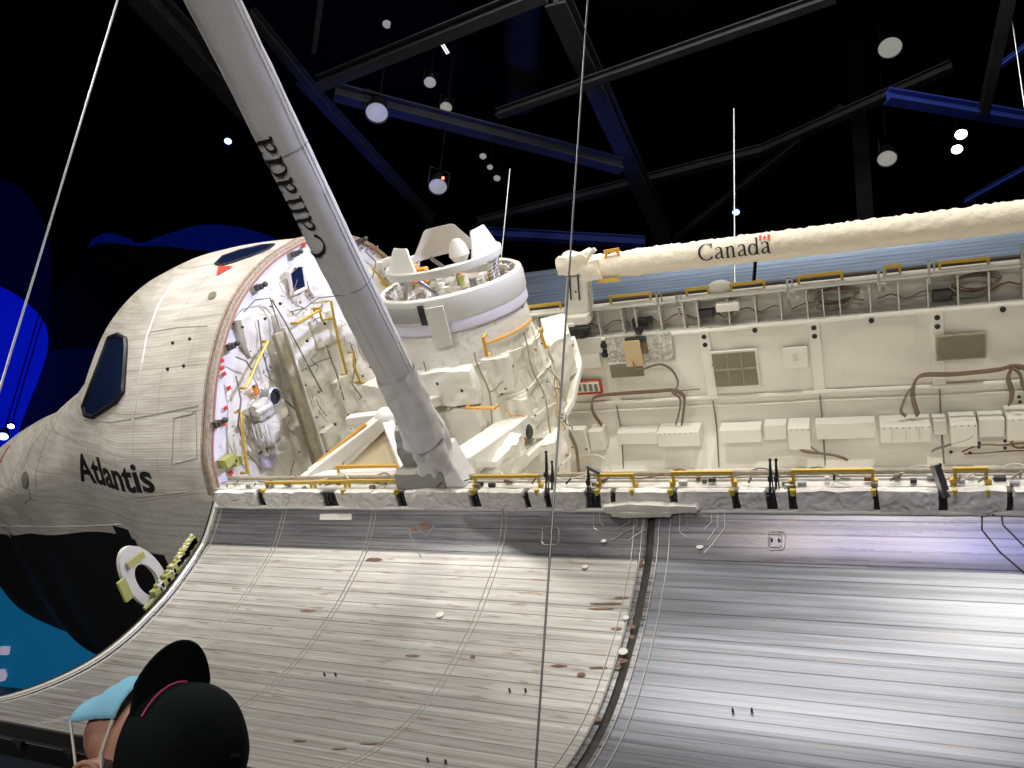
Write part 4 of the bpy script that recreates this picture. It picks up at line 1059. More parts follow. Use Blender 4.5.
build('side_beam', MB().beam(l_, ap, .16, .14), M['white'], dk, 'white slanting beam of the forward truss', bevel=.012)
build('side_beam', MB().beam(ap, r_, .12, .10), M['white'], dk, bevel=.012)
build('side_beam', MB().beam(l_+V(-.1, -.02, -.02), r_+V(.1, 0, -.02), .14, .12), M['white'], dk, 'white base beam on the sill', bevel=.012)
build('side_beam', MB().beam(P(349, 420, 'y', -1.6), P(400, 414, 'y', -1.6), .12, .1), M['white'], dk, bevel=.012)
build('side_beam', MB().beam(ap, r2_, .14, .12), M['white'], dk, bevel=.012)
build('truss_joint', MB().ball(ap, .12, 14, 10), M['white'], dk)
build('tan_panel', MB().prism([l_+V(.3, .12, -.02), r_+V(-.05, .12, -.02), ap+V(.02, .1, -.08)], (0, .03, 0)), mat('tan_blanket', (.50, .42, .28), .8), dk, 'tan triangular panel inside the truss')
a, b = P(337, 466.5, 'y', -2.32), P(397, 466, 'y', -2.32); build('handrail', MB().tube([a-V(0, 0, .07), a, b, b-V(0, 0, .07)], .018, 8), M['amber'], dk, 'amber handrail on the base beam')
a, b = P(318, 462, 'y', -2.2), P(366, 424, 'y', -1.9); build('handrail', MB().tube([a, b], .018, 8), M['amber'], dk, 'amber handrail on the slanting beam')
a, b = PX(342, 478, 1.2), PX(300, 478, 1.2)

# ------------------------------------------------------------------ serif lettering built from ribbons
def ribbon(pts, ws):
    "pts 2D with widths -> quads"
    vs_ = []; fs = []
    n = len(pts)
    for i, (p, w_) in enumerate(zip(pts, ws)):
        a = Vector(pts[max(0, i-1)]); b = Vector(pts[min(n-1, i+1)]); t = (b-a).normalized(); nn = Vector((-t.y, t.x))*w_/2
        vs_ += [Vector(p)+nn, Vector(p)-nn]
    for i in range(n-1): fs.append((2*i, 2*i+1, 2*i+3, 2*i+2))
    return vs_, fs
def ell(cx_, cy_, rx, ry, a0, a1, n=22): return [(cx_+rx*cos(math.radians(a0+(a1-a0)*i/n)), cy_+ry*sin(math.radians(a0+(a1-a0)*i/n))) for i in range(n+1)]
def wid(pts, cx_, thin, thick, rx): return [thin+(thick-thin)*min(1, abs(p[0]-cx_)/rx)**1.5 for p in pts]
def bar(x, y0, y1, w_, n=6): return ([(x, y0+(y1-y0)*i/n) for i in range(n+1)], [w_]*(n+1))
def hbar(x0, x1, y, w_): return ([(x0+(x1-x0)*i/4, y) for i in range(5)], [w_]*5)
TH, TN = .19, .06
def g_C():
    e = ell(.78, .72, .66, .70, 48, 318); return [(e, wid(e, .78, .07, .22, .66)), bar(1.24, .98, 1.42, .07)], 1.42
def g_a():
    st = [(.62, .78), (.66, .9)]
    top = ell(.42, .66, .29, .30, 150, 10, 12)+[(.71, .5), (.71, .2), (.74, .08), (.82, .04), (.90, .08)]
    tw = [.12, .10, .08, .07, .07, .07, .08, .10, .13, .16, .17, .18, .18, TH, TH, .17, .12, .07]
    bowl_ = [(.68, .56), (.5, .50), (.3, .42), (.20, .30), (.20, .16), (.30, .06), (.45, .07), (.60, .16), (.68, .24)]
    return [(top, tw), (bowl_, [.07, .08, .10, .16, .18, .12, .08, .07, .06])], .98
def g_n():
    ar = [(.3, .72), (.42, .88), (.58, .93), (.72, .85), (.78, .68), (.78, .4), (.78, .03)]
    return [bar(.26, .03, .92, TH), hbar(.08, .26, .88, .07), hbar(.06, .46, .035, .07), (ar, [.06, .08, .12, .16, TH, TH, TH]), hbar(.58, .98, .035, .07)], 1.06
def g_d():
    e = ell(.44, .46, .32, .44, 40, 330); return [(e, wid(e, .44, .07, .19, .32)), bar(.80, .03, 1.46, TH), hbar(.58, .80, 1.42, .07), hbar(.80, 1.0, .035, .07)], 1.06
def word():
    vs_, fs = [], []; x = 0
    for g in (g_C, g_a, g_n, g_a, g_d, g_a):
        strokes, adv = g()
        for pts, ws in strokes:
            v2, f2 = ribbon(pts, ws); n = len(vs_); vs_ += [Vector((p.x+x, p.y)) for p in v2]; fs += [tuple(i+n for i in f) for f in f2]
        x += adv
    return vs_, fs, x
# ------------------------------------------------------------------ near arm
SH = V(2.80, -2.47, .20); top = camL+(RI.to_3x3() @ ray(213, 0))*4.95
ad_ = (top-SH).normalized(); END = SH+ad_*6.2
arm = thing('robot_arm', 'pale blanketed robot arm rising from the near sill with Canada written along it', 'robot arm', (2.80, -2.5, .05))
toc = (camL-(SH+ad_*3)); toc = (toc-ad_*toc.dot(ad_)).normalized(); sdv = ad_.cross(toc)
def armsurf(rfun, s0, s1, ns, na, nz, seed=0):
    rows = []
    for i in range(ns+1):
        s_ = s0+(s1-s0)*i/ns; row = []
        for k in range(na+1):
            a = 2*PI*(k % na)/na; p = SH+ad_*s_; d = toc*cos(a)+sdv*sin(a)
            r = rfun(s_, a)+nz*noise.noise((p+d*.4)*V(1, 1, 1).x*3.0+V(seed, 0, 0))+nz*.5*noise.noise((p+d*.3)*9)
            row.append(p+d*r)
        rows.append(row)
    return MB().grid(rows)
AR = .163
build('upper_boom', armsurf(lambda s, a: AR, .95, 6.2, 120, 48, .006), M['arm_cloth'], arm, 'long straight blanketed tube')
build('boom_cuff', armsurf(lambda s, a: AR+.010+.04*max(0, 1-(s-.45)/.5)*(1+.5*cos(a*2+1))+.010*max(0, 1.1-s)*sin(a*6+s*8), .42+.0, 1.15, 26, 48, .03, 2), M['arm_cloth'], arm, 'loose skirt of the blanket above the shoulder')
build('shoulder_wrap', armsurf(lambda s, a: .135+.02*sin(a*3+s*7)+.012*sin(a*7-s*11)+.045*sin(min(1, max(0, s/.6))*PI), -.05, .72, 30, 40, .05, 5), M['arm_cloth'], arm, 'crumpled wrap around the shoulder joint')
p = P(412, 445, 'y', -2.35); build('joint_wrap', MB().pad(p, (.20, .24, .42), div=12, amp=.05, bulge=.8, seed=8), M['grey_cloth'], arm, 'darker grey wrap left of the shoulder')
build('base_housing', MB().pad((2.62, -2.47, .13), (.52, .30, .16), div=10, amp=.015, bulge=.2, seed=2), mat('dull_grey_housing', (.33, .32, .29), .7), arm, 'grey shoulder base on the sill')
build('base_skirt', MB().prism([V(2.70, -2.60, .05), V(3.08, -2.60, .05), V(2.93, -2.56, .42), V(2.80, -2.56, .42)], (0, .26, 0)), M['arm_cloth'], arm, bevel=.02)
build('joint_gap', MB().ball(P(427, 462, 'y', -2.64)+V(0, 0, .03), (.035, .03, .03)), M['black'], arm)
# blanket seams
for s_ in (2.05, 3.18, 4.6):
    build('blanket_seam', MB().tube([SH+ad_*s_+(toc*cos(a)+sdv*sin(a))*(AR+.001) for a in np.linspace(0, 2*PI, 40, endpoint=False)], .004, 4, closed=True), M['grey_cloth'], arm)
for aa in (.75, 1.0, -.55):
    build('blanket_seam', MB().tube([SH+ad_*s_+(toc*cos(aa+.05*sin(s_*2))+sdv*sin(aa+.05*sin(s_*2)))*(AR+.003) for s_ in np.linspace(1.1, 6.1, 90)], .005, 5), M['arm_cloth'], arm)
def angle_at(u, v):
    "arc position on the arm surface seen at u,v"
    d = (RI.to_3x3() @ ray(u, v)).normalized(); o = camL-SH
    # intersect the cylinder
    dp = d-ad_*d.dot(ad_); op = o-ad_*o.dot(ad_); A = dp.dot(dp); B_ = 2*dp.dot(op); C_ = op.dot(op)-AR*AR
    disc = max(0, B_*B_-4*A*C_); t = (-B_-math.sqrt(disc))/(2*A); p = camL+d*t-SH
    return p.dot(ad_), math.atan2(p.dot(sdv), p.dot(toc))
vs_, fs, wd = word()
s0, a0_ = angle_at(322, 257); s1, a1_ = angle_at(262, 136)
sc_ = (s1-s0)/wd
sA = math.copysign(1, angle_at(300, 200)[1]-angle_at(330, 200)[1])
abase = angle_at(328, 250)[1]
mb = MB(); mb.add([SH+ad_*(s0+p.x*sc_)+(toc*cos(abase+sA*p.y*sc_*1.05/AR)+sdv*sin(abase+sA*p.y*sc_*1.05/AR))*(AR+.012) for p in vs_], fs)
build('lettering', mb, M['ink'], arm, 'black Canada lettering', smooth=0)

# ------------------------------------------------------------------ far boom
bo = thing('sensor_boom', 'cream blanketed boom lying along the far sill with Canada and a small flag on it', 'robot arm', (2.75, 2.6, .05))
BC0 = P(596, 267, 'y', 2.6); BC1 = P(1021, 216, 'y', 2.6); bd = (BC1-BC0).normalized(); BE = BC1+bd*5
tcb = camL-BC0.lerp(BC1, .4); tcb = (tcb-bd*tcb.dot(bd)).normalized(); sb = tcb.cross(bd)
if sb.z < 0: sb = -sb
BR = .185; L_ = (BE-BC0).length; rows = []
for i in range(int(L_/.035)+1):
    s_ = i*.035; row = []
    for k in range(41):
        a = 2*PI*(k % 40)/40; d = tcb*cos(a)+sb*sin(a); p = BC0+bd*s_
        top_ = max(0, sin(a)); r = BR*(1-.12*max(0, 1-s_/.5))+.008*noise.noise(V(s_*7, a*2, 1))+(.006+.018*top_)*noise.noise(V(s_*26, sin(a)*1.5, cos(a)*1.5))
        row.append(p+d*r)
    rows.append(row)
rows.insert(0, [BC0]*41); rows.append([BE]*41)
build('boom_tube', MB().grid(rows), M['boom_cloth'], bo, 'long cream blanketed tube')
bmin = []
def bs(u, v):
    d = (RI.to_3x3() @ ray(u, v)).normalized(); o = camL-BC0
    dp = d-bd*d.dot(bd); op = o-bd*o.dot(bd); A = dp.dot(dp); B_ = 2*dp.dot(op); C_ = op.dot(op)-BR*BR
    t = (-B_-math.sqrt(max(0, B_*B_-4*A*C_)))/(2*A); p = camL+d*t-BC0; return p.dot(bd), math.atan2(p.dot(sb), p.dot(tcb))
s0, a0_ = bs(699, 261); s1, a1_ = bs(772, 253.5); sc_ = (s1-s0)/wd
def bpt(s_, a, off=.012): return BC0+bd*s_+(tcb*cos(a)+sb*sin(a))*(BR+off)
mb = MB(); mb.add([bpt(s0+p.x*sc_, a0_+p.y*sc_*1.08/BR) for p in vs_], fs)
build('lettering', mb, M['ink'], bo, 'black Canada lettering', smooth=0)
def flagbox(x0, x1, y0, y1, name='flag', off=.014):
    mb = MB(); rows = [[bpt(s0+(x0+(x1-x0)*i/4)*sc_, a0_+(y0+(y1-y0)*j/3)*sc_*1.08/BR, off) for i in range(5)] for j in range(4)]
    return mb.grid(rows)
fx = wd-1.02
redm = mat('flag_red', (.8, .02, .02), .6)
fb = flagbox(fx, fx+.24, 1.10, 1.62); fb.grid(flagbox(fx+.72, fx+.96, 1.10, 1.62).v and [[bpt(s0+(fx+.72+.24*i/4)*sc_, a0_+(1.10+.52*j/3)*sc_*1.08/BR, .014) for i in range(5)] for j in range(4)])
cxl, cyl_ = fx+.48, 1.36
leaf = [(0, .22), (.05, .1), (.14, .13), (.11, .02), (.17, -.02), (.06, -.1), (.07, -.14), (.01, -.12), (.01, -.2), (-.01, -.2), (-.01, -.12), (-.07, -.14), (-.06, -.1), (-.17, -.02), (-.11, .02), (-.14, .13), (-.05, .1)]
fb.add([bpt(s0+(cxl+a)*sc_, a0_+(cyl_+b)*sc_*1.08/BR, .014) for a, b in [(0, 0)]+leaf], [(0, 1+i, 1+(i+1) % len(leaf)) for i in range(len(leaf))])
build('flag', fb, redm, bo, 'small red and white flag', smooth=0)
# pedestal at the forward end
def Q(u, v, y=2.45): return P(u, v, 'y', y)
pd = MB().prism([Q(563, 316), Q(589, 314), Q(586, 275), Q(590, 262), Q(560, 262), Q(566, 280)], (0, .28, 0))
build('pedestal', pd, M['cloth_pad'], bo, 'white wrapped pedestal holding the forward end of the boom', bevel=.03)
build('pedestal_head', MB().pad(Q(576, 262, 2.55), (.46, .40, .26), div=12, amp=.05, bulge=.3, seed=12).pad(Q(592, 268, 2.55), (.3, .36, .3), div=10, amp=.03, seed=13), M['boom_cloth'], bo, 'crumpled wrap on the pedestal head')
build('pedestal_foot', MB().box(Q(577, 318, 2.45), (.42, .34, .13)).box(Q(566, 323, 2.4), (.35, .3, .06)), M['white'], bo, bevel=.01)
for u1, v1, u2, v2 in ((569, 267, 571, 300), (577, 267, 579.5, 300)):
    build('black_strap', MB().beam(Q(u1, v1, 2.42), Q(u2, v2, 2.42), .018, .018, (0, 1, 0)), M['black'], bo)
build('black_strap', MB().tube([Q(566, 277, 2.42), Q(576, 276, 2.41), Q(586, 275, 2.42)], .012, 6), M['cable2'], bo)
build('bracket_rod', MB().cyl(Q(585, 262, 2.4), Q(594, 249, 2.4), .02, 8).cyl(Q(592, 252, 2.4), Q(595, 249, 2.4), .035, 8), M['shell'], bo)
a, b = Q(604, 252, 2.5), Q(619, 249.5, 2.5); build('handrail', MB().beam(a, b, .05, .05).beam(a+V(.04, 0, 0), a+V(0, 0, -.12), .03, .03, (0, 1, 0)).beam(b-V(.04, 0, 0), b+V(0, 0, -.12), .03, .03, (0, 1, 0)), M['amber'], bo, 'amber handrail on top of the boom')
a, b = Q(598, 281.5, 2.45), Q(620, 279, 2.45); build('handrail', MB().beam(a, b, .04, .05), M['gold'], bo, 'yellow rail under the boom')
build('pedestal_motor', MB().box(Q(575, 330, 2.35), (.35, .2, .1)).cyl(Q(565, 330, 2.25), Q(590, 328, 2.25), .035, 10), M['darkmetal'], bo)

# ------------------------------------------------------------------ cables holding the exhibit
def cable(name, u1, v1, u2, v2, dist1, dist2, r, m_, lab):
    a, b = PD(u1, v1, dist1), PD(u2, v2, dist2)
    o = build(name, MB().tube([a, b], r, 8), m_, None, None, frame='world'); return tag(o, lab, 'cable', 'thin steel cables hanging from the ceiling')
cm = mat('bright_steel_cable', (.5, .52, .5), .3, .8); cdk = mat('dark_steel_cable', (.12, .12, .13), .4, .8)
def vcable(u, v, dist, z0, z1, r, m_, lab):
    "a plumb cable through the point seen at u,v"
    p = PD(u, v, dist); o = build('suspension_cable', MB().tube([V(p.x, p.y, z0), V(p.x, p.y, z1)], r, 8), m_, None, None, frame='world')
    return tag(o, lab, 'cable', 'thin steel cables hanging from the ceiling')
vcable(570, 260, 4.6, FLOOR, CEIL, .0065, mat('grey_cable_steel', (.30, .30, .32), .4, .6), 'long thin cable crossing the whole picture in front of the payload bay')
vcable(60, 190, 7.5, -3.4, CEIL, .011, cm, 'bright thin cable in front of the dark hall, left of the shuttle nose')
vcable(734, 160, 13.5, -.2, PW(733, 95, 'y', PD(733, 95, 13.5).y).z, .014, cm, 'thin cable dropping behind the cream boom')
vcable(506, 210, 15, 0.5, PD(509, 160, 15).z, .014, cm, 'short thin cable behind the docking ring')
vcable(1015, 40, 12, PD(1024, 90, 12).z-2, PD(1008, 14, 12).z, .010, cm, 'thin cable at the upper right corner')

# ------------------------------------------------------------------ roof steelwork
def hbeam(u1, v1, u2, v2, z, px, lab, m_=None, sq=1.2, z2=None):
    a = PW(u1, v1, 'z', z); b = PW(u2, v2, 'z', z if z2 is None else z2)
    dist = ((a+b)/2-CAM).dot(cf); w_ = px*dist/FPX
    mb = MB(); d = (b-a).normalized(); up = V(0, 0, 1); s_ = d.cross(up).normalized()
    mb.beam(a+V(0, 0, w_*.45), b+V(0, 0, w_*.45), w_, w_*.14); mb.beam(a-V(0, 0, w_*.45), b-V(0, 0, w_*.45), w_, w_*.14); mb.beam(a, b, w_*.2, w_*.9)
    o = build('roof_beam', mb, m_ or M['beam'], None, None, frame='world', smooth=0); return tag(o, lab, 'beam', 'steel beams of the dark roof')
bb = mat('beam_paint_blue_lit', (.10, .11, .16), .6)
hbeam(318, 84, 545, -8, 7.5, 13, 'grey roof beam from the robot arm up to the top edge')
hbeam(300, 78, 432, 220, 8.6, 9, 'diagonal roof beam running down to the right behind the robot arm')
hbeam(335, 92, 622, 166, 7.9, 13, 'roof beam crossing below two round lamps, blue-lit')
for u, v in ((560, 150), (400, 110), (360, 145)):
    pb = PW(u, v, 'z', 8.0); spot(tuple(pb+V(2.5, -1, -4)), tuple(pb), 160, (.05, .12, 1), 60, .8, .2)
hbeam(497, 114, 835, -4, 7.6, 9, 'long grey roof beam across the upper middle')
hbeam(556, -4, 664, 236, 8.3, 17, 'wide roof beam falling steeply right of the long cable')
hbeam(478, 222, 762, 150, 8.8, 8, 'thin roof beam low in the middle of the dark roof')
hbeam(762, 150, 952, 66, 8.8, 9, 'thin roof beam rising to the blue beam')
hbeam(676, 238, 842, 108, 9.1, 6, 'thinnest roof brace above the cream boom')
hbeam(887, 96, 1040, 122, 7.4, 12, 'bright blue roof beam at the right', mat('blue_beam_paint', (.05, .09, .5), .5))
hbeam(965, 202, 1045, 158, 7.6, 5, 'thin blue brace above the right end of the boom', mat('blue_beam_paint', (.05, .09, .5), .5))
hbeam(1000, 66, 1040, 36, 7.2, 5, 'short blue brace at the upper right', mat('blue_beam_paint', (.05, .09, .5), .5))
hbeam(1010, -6, 984, 112, 6.8, 10, 'grey steep beam crossing the blue beam')
hbeam(322, -6, 314, 52, 7.6, 5, 'short upright brace left of the grey roof beam')
hbeam(140, -10, 250, 110, 8.2, 22, 'faint wide beam behind the upper robot arm')
hbeam(485, 233, 645, 242, 9.2, 9, 'faint blue beam just above the docking ring', mat('blue_beam_paint', (.05, .09, .5), .5))
hbeam(250, 12, 330, 110, 8.4, 9, 'narrow beam right beside the robot arm')
p = PD(866, 225, 22); q_ = PD(866, 0, 22)
o = build('roof_column', MB().box((p.x, p.y, (FLOOR+CEIL)/2), (.42, .42, CEIL-FLOOR)), M['beam'], None, None, frame='world'); tag(o, 'dark upright column between two grey round lamps', 'column')
# ducts
for u, v, s_ in ((525, 45, 1.0), ):
    p = PD(u, v, 20); o = build('air_duct', MB().cyl(p+V(-1.0, 2, 0), p+V(.8, -2, .3), .45, 20), M['beam'], None, None, frame='world'); tag(o, 'dark round duct under the roof, left of the long cable', 'duct')
# lamps
lens = mat('lamp_lens', (.42, .42, .38), .4, emit=((.9, .88, .8), .16), var=(6, (.2, .2, .2), .6))
lens2 = mat('lit_lamp_lens', (.8, .8, .9), .3, emit=((.8, .85, 1), 9))
lensb = mat('blue_lamp_lens', (.2, .3, 1), .3, emit=((.15, .3, 1), 6))
def lamp(u, v, px, dist, m_, lab, tilt=.5):
    c = PD(u, v, dist); r = px*dist/FPX; dn = (CAM-c).normalized().lerp(V(0, 0, -1), tilt).normalized()
    X = dn.orthogonal().normalized(); Y = dn.cross(X); ax = (X, Y, dn)
    t = thing('stage_lamp', lab, 'lamp', c, 'world', 'stage lamps hanging in the dark roof')
    build('housing', MB().lathe(c, [(0, -2.2*r), (.6*r, -2.1*r), (.9*r, -1.2*r), (1.08*r, 0), (1.08*r, .25*r), (r, .25*r), (r, 0)], 24, ax), M['darkmetal'], t)
    build('lens', MB().lathe(c, [(0, .12*r), (.6*r, .1*r), (1.0*r, 0)], 24, ax), m_, t)
    build('hanger', MB().cyl(c-dn*r+V(0, 0, 1.5*r), V(c.x-dn.x*r, c.y-dn.y*r, CEIL), .02, 6), M['hall'], t)
    build('yoke', MB().tube([c+X*1.15*r, c+X*1.15*r-dn*r+V(0, 0, 1.5*r), c-X*1.15*r-dn*r+V(0, 0, 1.5*r), c-X*1.15*r], r*.08, 6), M['beam'], t)
for i, a in enumerate(((890, 47, 11, 18, lens, 'upper of two round lamps right of the dark column'), (887, 158, 9, 18, lens, 'lower of two round lamps right of the dark column'), (377, 112, 11, 17, lens, 'large round lamp right of the robot arm'),
          (438, 186, 9, 18, lens, 'round lamp with a red dot above the docking ring'), (430, 82, 6, 18, lens, 'upper of two small lamps under the crossing beams'), (446, 107, 6, 18, lens, 'lower of two small lamps under the crossing beams'),
          (387, 24, 4.5, 20, lens, 'small lamp near the top edge of the dark roof'), (483, 156, 3.5, 22, lens, 'uppermost of three tiny lamps above the docking ring'), (490, 167, 3, 22, lens, 'middle of three tiny lamps above the docking ring'), (497, 178, 3.5, 22, lens, 'lowest of three tiny lamps above the docking ring'),
          (961, 134, 5.5, 20, lens2, 'brighter white lamp below the blue beam'), (957, 149, 5, 22, lens2, 'lower white lamp below the blue beam'), (228, 141, 3.5, 20, lensb, 'small blue lamp in the dark left of the robot arm'),
          (736, 212, 3.5, 20, lensb, 'small blue lamp beside the cable behind the boom'), (11, 426, 3, 24, lens2, 'tiny white lamp in front of the blue dome at the left'), (3, 436, 5, 24, lensb, 'blue lamp at the left edge of the picture'))):
    lamp(*a)
c = PD(443, 178, 17.8); o = build('indicator_light', MB().ball(c, .035, 8, 6), mat('red_indicator', (.8, .05, .05), .4, emit=((1, .1, .05), 5)), None, None, frame='world'); tag(o, 'tiny red light beside the round lamp above the docking ring', 'light')
for (u1, v1, u2, v2) in ((439, 41, 447, 54), (441, 40, 449, 53)):
    o = build('light_tube', MB().tube([PD(u1, v1, 19), PD(u2, v2, 19)], .02, 6), mat('tube_lamp', (.7, .7, .7), .4, emit=((.8, .85, .8), .8)), None, None, frame='world'); tag(o, 'left thin pale tube lamp in the roof' if u1 == 439 else 'right thin pale tube lamp in the roof', 'lamp')

# ------------------------------------------------------------------ shapes behind the nose, their blue light put in as glow
bluep = mat('blue_glow', (.02, .03, .55), .8, emit=((0, .01, .9), .22))
dimb = mat('dim_blue_glow', (.004, .006, .05), .9, emit=((0, .006, .3), .018))
teal = mat('teal_glow', (.01, .10, .20), .8, emit=((0, .11, .26), .30))
def slab(poly, dist, th, m_, name, lab, cat='backdrop'):
    pts = [PD(u, v, dist) for u, v in poly]; o = build(name, MB().prism(pts, cf*th), m_, None, None, frame='world', smooth=0); return tag(o, lab, cat)
def arcpts(pts, n=6):
    out = []
    for i in range(len(pts)-1):
        p0, p1, p2, p3 = [Vector(pts[max(0, min(len(pts)-1, j))]) for j in (i-1, i, i+1, i+2)]
        for k in range(n):
            t = k/n; out.append(tuple(.5*((2*p1)+(p2-p0)*t+(2*p0-5*p1+4*p2-p3)*t*t+(3*p1-p0-3*p2+p3)*t**3)))
    out.append(pts[-1]); return out
slab(arcpts([(-60, 265), (0, 287), (25, 303), (42, 322), (46, 345), (38, 375), (26, 405), (14, 440)])+[(8, 470), (-60, 480)], 26, .12, bluep, 'glow_dome', 'bright blue rounded shape at the left edge behind the nose')
slab(arcpts([(84, 258), (92, 240), (108, 233), (128, 238), (140, 243), (170, 233), (200, 225), (230, 226), (262, 233), (300, 250), (330, 262)])+[(330, 330), (60, 330)], 30, .12, mat('dark_blue_glow', (.005, .012, .12), .9, emit=((0, .03, .6), .05)), 'backdrop_hill', 'dark blue hill shaped backdrop above the shuttle nose')
slab(arcpts([(52, 300), (78, 258), (100, 243), (135, 246), (165, 246), (195, 250), (245, 253), (300, 262)])+[(300, 420), (30, 420)], 28, .12, mat('near_black_slope', (.003, .006, .012), .95), 'backdrop_hill', 'almost black slope in front of the blue hill')
slab(arcpts([(-60, 175), (0, 178), (30, 200), (48, 240), (52, 300)])+[(50, 360), (-60, 360)], 33, .12, dimb, 'glow_dome', 'dim haze of blue light as a glowing sheet at the left edge')  # hazy blue light painted as a faintly emissive sheet
slab([(40, 352), (105, 345), (105, 440), (20, 440)], 27, .12, mat('dark_teal_glow', (.004, .01, .05), .95, emit=((0, .02, .2), .02)), 'backdrop_hill', 'dark blue strip between the blue dome and the nose window')
slab([(-80, 560), (260, 560), (260, 800), (-80, 800)], 15.6, .1, teal, 'teal_backdrop', 'glowing teal panel for the blue-lit hall below the black belly at the left edge')  # emissive sheet replaces blue light falling on the far hall
o = slab([(0, 647), (9, 647), (8, 655), (0, 655)], 15.5, .05, mat('pale_sign', (.45, .42, .5), .7, emit=((.5, .45, .6), .3)), 'small_sign', 'small pale sign on the teal panel', 'sign')
o = slab([(-2, 670), (4, 670), (6, 676), (4, 681), (-2, 682)], 15.5, .05, mat('pale_sign', (.45, .42, .5), .7), 'small_sign', 'pale rounded plate below the small sign on the teal panel', 'sign')

# ------------------------------------------------------------------ visitor looking up
DH = 1.25
def hp(u, v, d=0): return PD(u, v, DH)+cf*d
person = thing('person', 'person in a black cap and light blue face mask looking up at the shuttle', 'person', (PD(150, 760, DH).x, PD(150, 760, DH).y, FLOOR), 'world')
px = DH/FPX
Fd = (cu*.93-cr*.03+cf*.30).normalized(); Ud = (cr*.84+cu*.24-cf*.34); Ud = (Ud-Fd*Ud.dot(Fd)).normalized(); Sd = Ud.cross(Fd)   # face, crown, side towards us
if Sd.dot(cf) > 0: Sd = -Sd
HC = hp(160, 754)
HAX = (Sd, Ud, Fd)
bodyb = MB()
bodyb.ball(HC, (.076, .105, .095), 28, 20, HAX)                                   # skull
bodyb.ball(HC-Ud*.075+Fd*.028, (.060, .075, .062), 24, 16, HAX)                   # jaw and cheeks
bodyb.ball(HC-Ud*.045+Fd*.092, (.014, .026, .020), 12, 10, HAX)                   # nose
bodyb.ball(HC-Ud*.132+Fd*.055, (.028, .022, .026), 14, 10, HAX)                   # chin
bodyb.ball(HC+Ud*.005+Fd*.083, (.05, .016, .015), 14, 10, HAX)                    # brow
ec = HC+Sd*.072-Ud*.060-Fd*.016
bodyb.ball(ec, (.012, .032, .018), 14, 10, HAX)                                   # near ear
bodyb.ball(HC-Sd*.070-Ud*.052-Fd*.020, (.012, .032, .018), 14, 10, HAX)
nb_ = V(HC.x, HC.y, HC.z)-cr*.10-V(0, 0, .23)
bodyb.tube([HC-Ud*.06-Fd*.03, HC-Ud*.09-Fd*.07, nb_], [.062, .058, .066], 20)
TO = nb_
bodyb.ball(TO-V(0, 0, .02), (.13, .10, .05), 20, 12)
wr = V(cr.x, cr.y, 0).normalized(); wf_ = V(cf.x, cf.y, 0).normalized()
# arms end in hands resting at the thighs
hands = []
bodyb.tube([TO+V(0, 0, .02), TO-V(0, 0, .1), TO-V(0, 0, .5)], [.09, .13, .13], 20)
for s_ in (-1, 1):
    sh = TO+wr*.19*s_-V(0, 0, .06); el_ = sh+wr*.06*s_-V(0, 0, .29)-wf_*.03; hd = el_-V(0, 0, .25)+wf_*.09
    bodyb.tube([TO-V(0, 0, .09), sh, el_, hd], [.06, .055, .042, .028], 14); bodyb.ball(hd-V(0, 0, .045), (.036, .02, .05), 14, 10)
    for k in range(4):
        b0 = hd+wf_*(.026-.017*k)-V(0, 0, .085); L1 = (.034, .040, .037, .028)[k]
        bodyb.tube([b0+V(0, 0, .02), b0-V(0, 0, L1*.6), b0-V(0, 0, L1*1.5)-wr*s_*.014, b0-V(0, 0, L1*2.0)-wr*s_*.03], [.0088, .0085, .0078, .0065], 8)
    b0 = hd+wf_*.035-V(0, 0, .03); bodyb.tube([b0-wf_*.01, b0+wf_*.018-V(0, 0, .03), b0+wf_*.022-V(0, 0, .06)], [.011, .010, .008], 8)
    hands.append((sh, el_, hd))
skin_m = mat('skin', (.60, .33, .24), .5, bump=('noise', 60, .15, .004), var=(20, (.34, .15, .10), .5))
bo_ = build('head_and_hands', bodyb, skin_m, person, smooth=180)
rm_ = bo_.modifiers.new('remesh', 'REMESH'); rm_.mode = 'VOXEL'; rm_.voxel_size = .0045; rm_.use_smooth_shade = True
sm_ = bo_.modifiers.new('smooth', 'SMOOTH'); sm_.iterations = 4; sm_.factor = .5
# ear rim detail
pts = [ec+Sd*.012+Ud*(.026*cos(a))+Fd*(-.002+.015*sin(a)) for a in np.linspace(.4, 5.4, 20)]
build('ear_rim', MB().tube(pts, .0042, 8), skin_m, bo_)
for s_ in (-1, 1): build('eye', MB().ball(HC-Ud*.012+Fd*.080+Sd*.030*s_, (.012, .012, .012), 12, 8, HAX), mat('eye_white', (.7, .68, .65), .3), bo_)
# clothes
jk = MB(); jk.tube([TO+V(0, 0, .0), TO-V(0, 0, .07), TO-V(0, 0, .25), TO-V(0, 0, .48), TO-V(0, 0, .60)], [.085, .165, .185, .165, .17], 28)
for sh, el_, hd in hands: jk.tube([TO-V(0, 0, .09), sh, el_, el_.lerp(hd, .85)], [.08, .075, .058, .042], 18)
jm_ = mat('navy_jacket', (.012, .02, .07), .8, bump=('noise', 30, .4, .01))
jo = build('jacket', jk, jm_, person, 'dark navy jacket', smooth=180)
r2 = jo.modifiers.new('remesh', 'REMESH'); r2.mode = 'VOXEL'; r2.voxel_size = .012; r2.use_smooth_shade = True; jo.modifiers.new('smooth', 'SMOOTH').iterations = 6
tr = MB(); hip = TO-V(0, 0, .60)
fl_ = FLOOR
for s_ in (-1, 1): tr.tube([hip+wr*.06*s_+V(0, 0, .05), hip+wr*.085*s_-V(0, 0, .12), V(hip.x, hip.y, fl_+.42)+wr*.09*s_, V(hip.x, hip.y, fl_+.09)+wr*.09*s_], [.13, .10, .07, .06], 18)
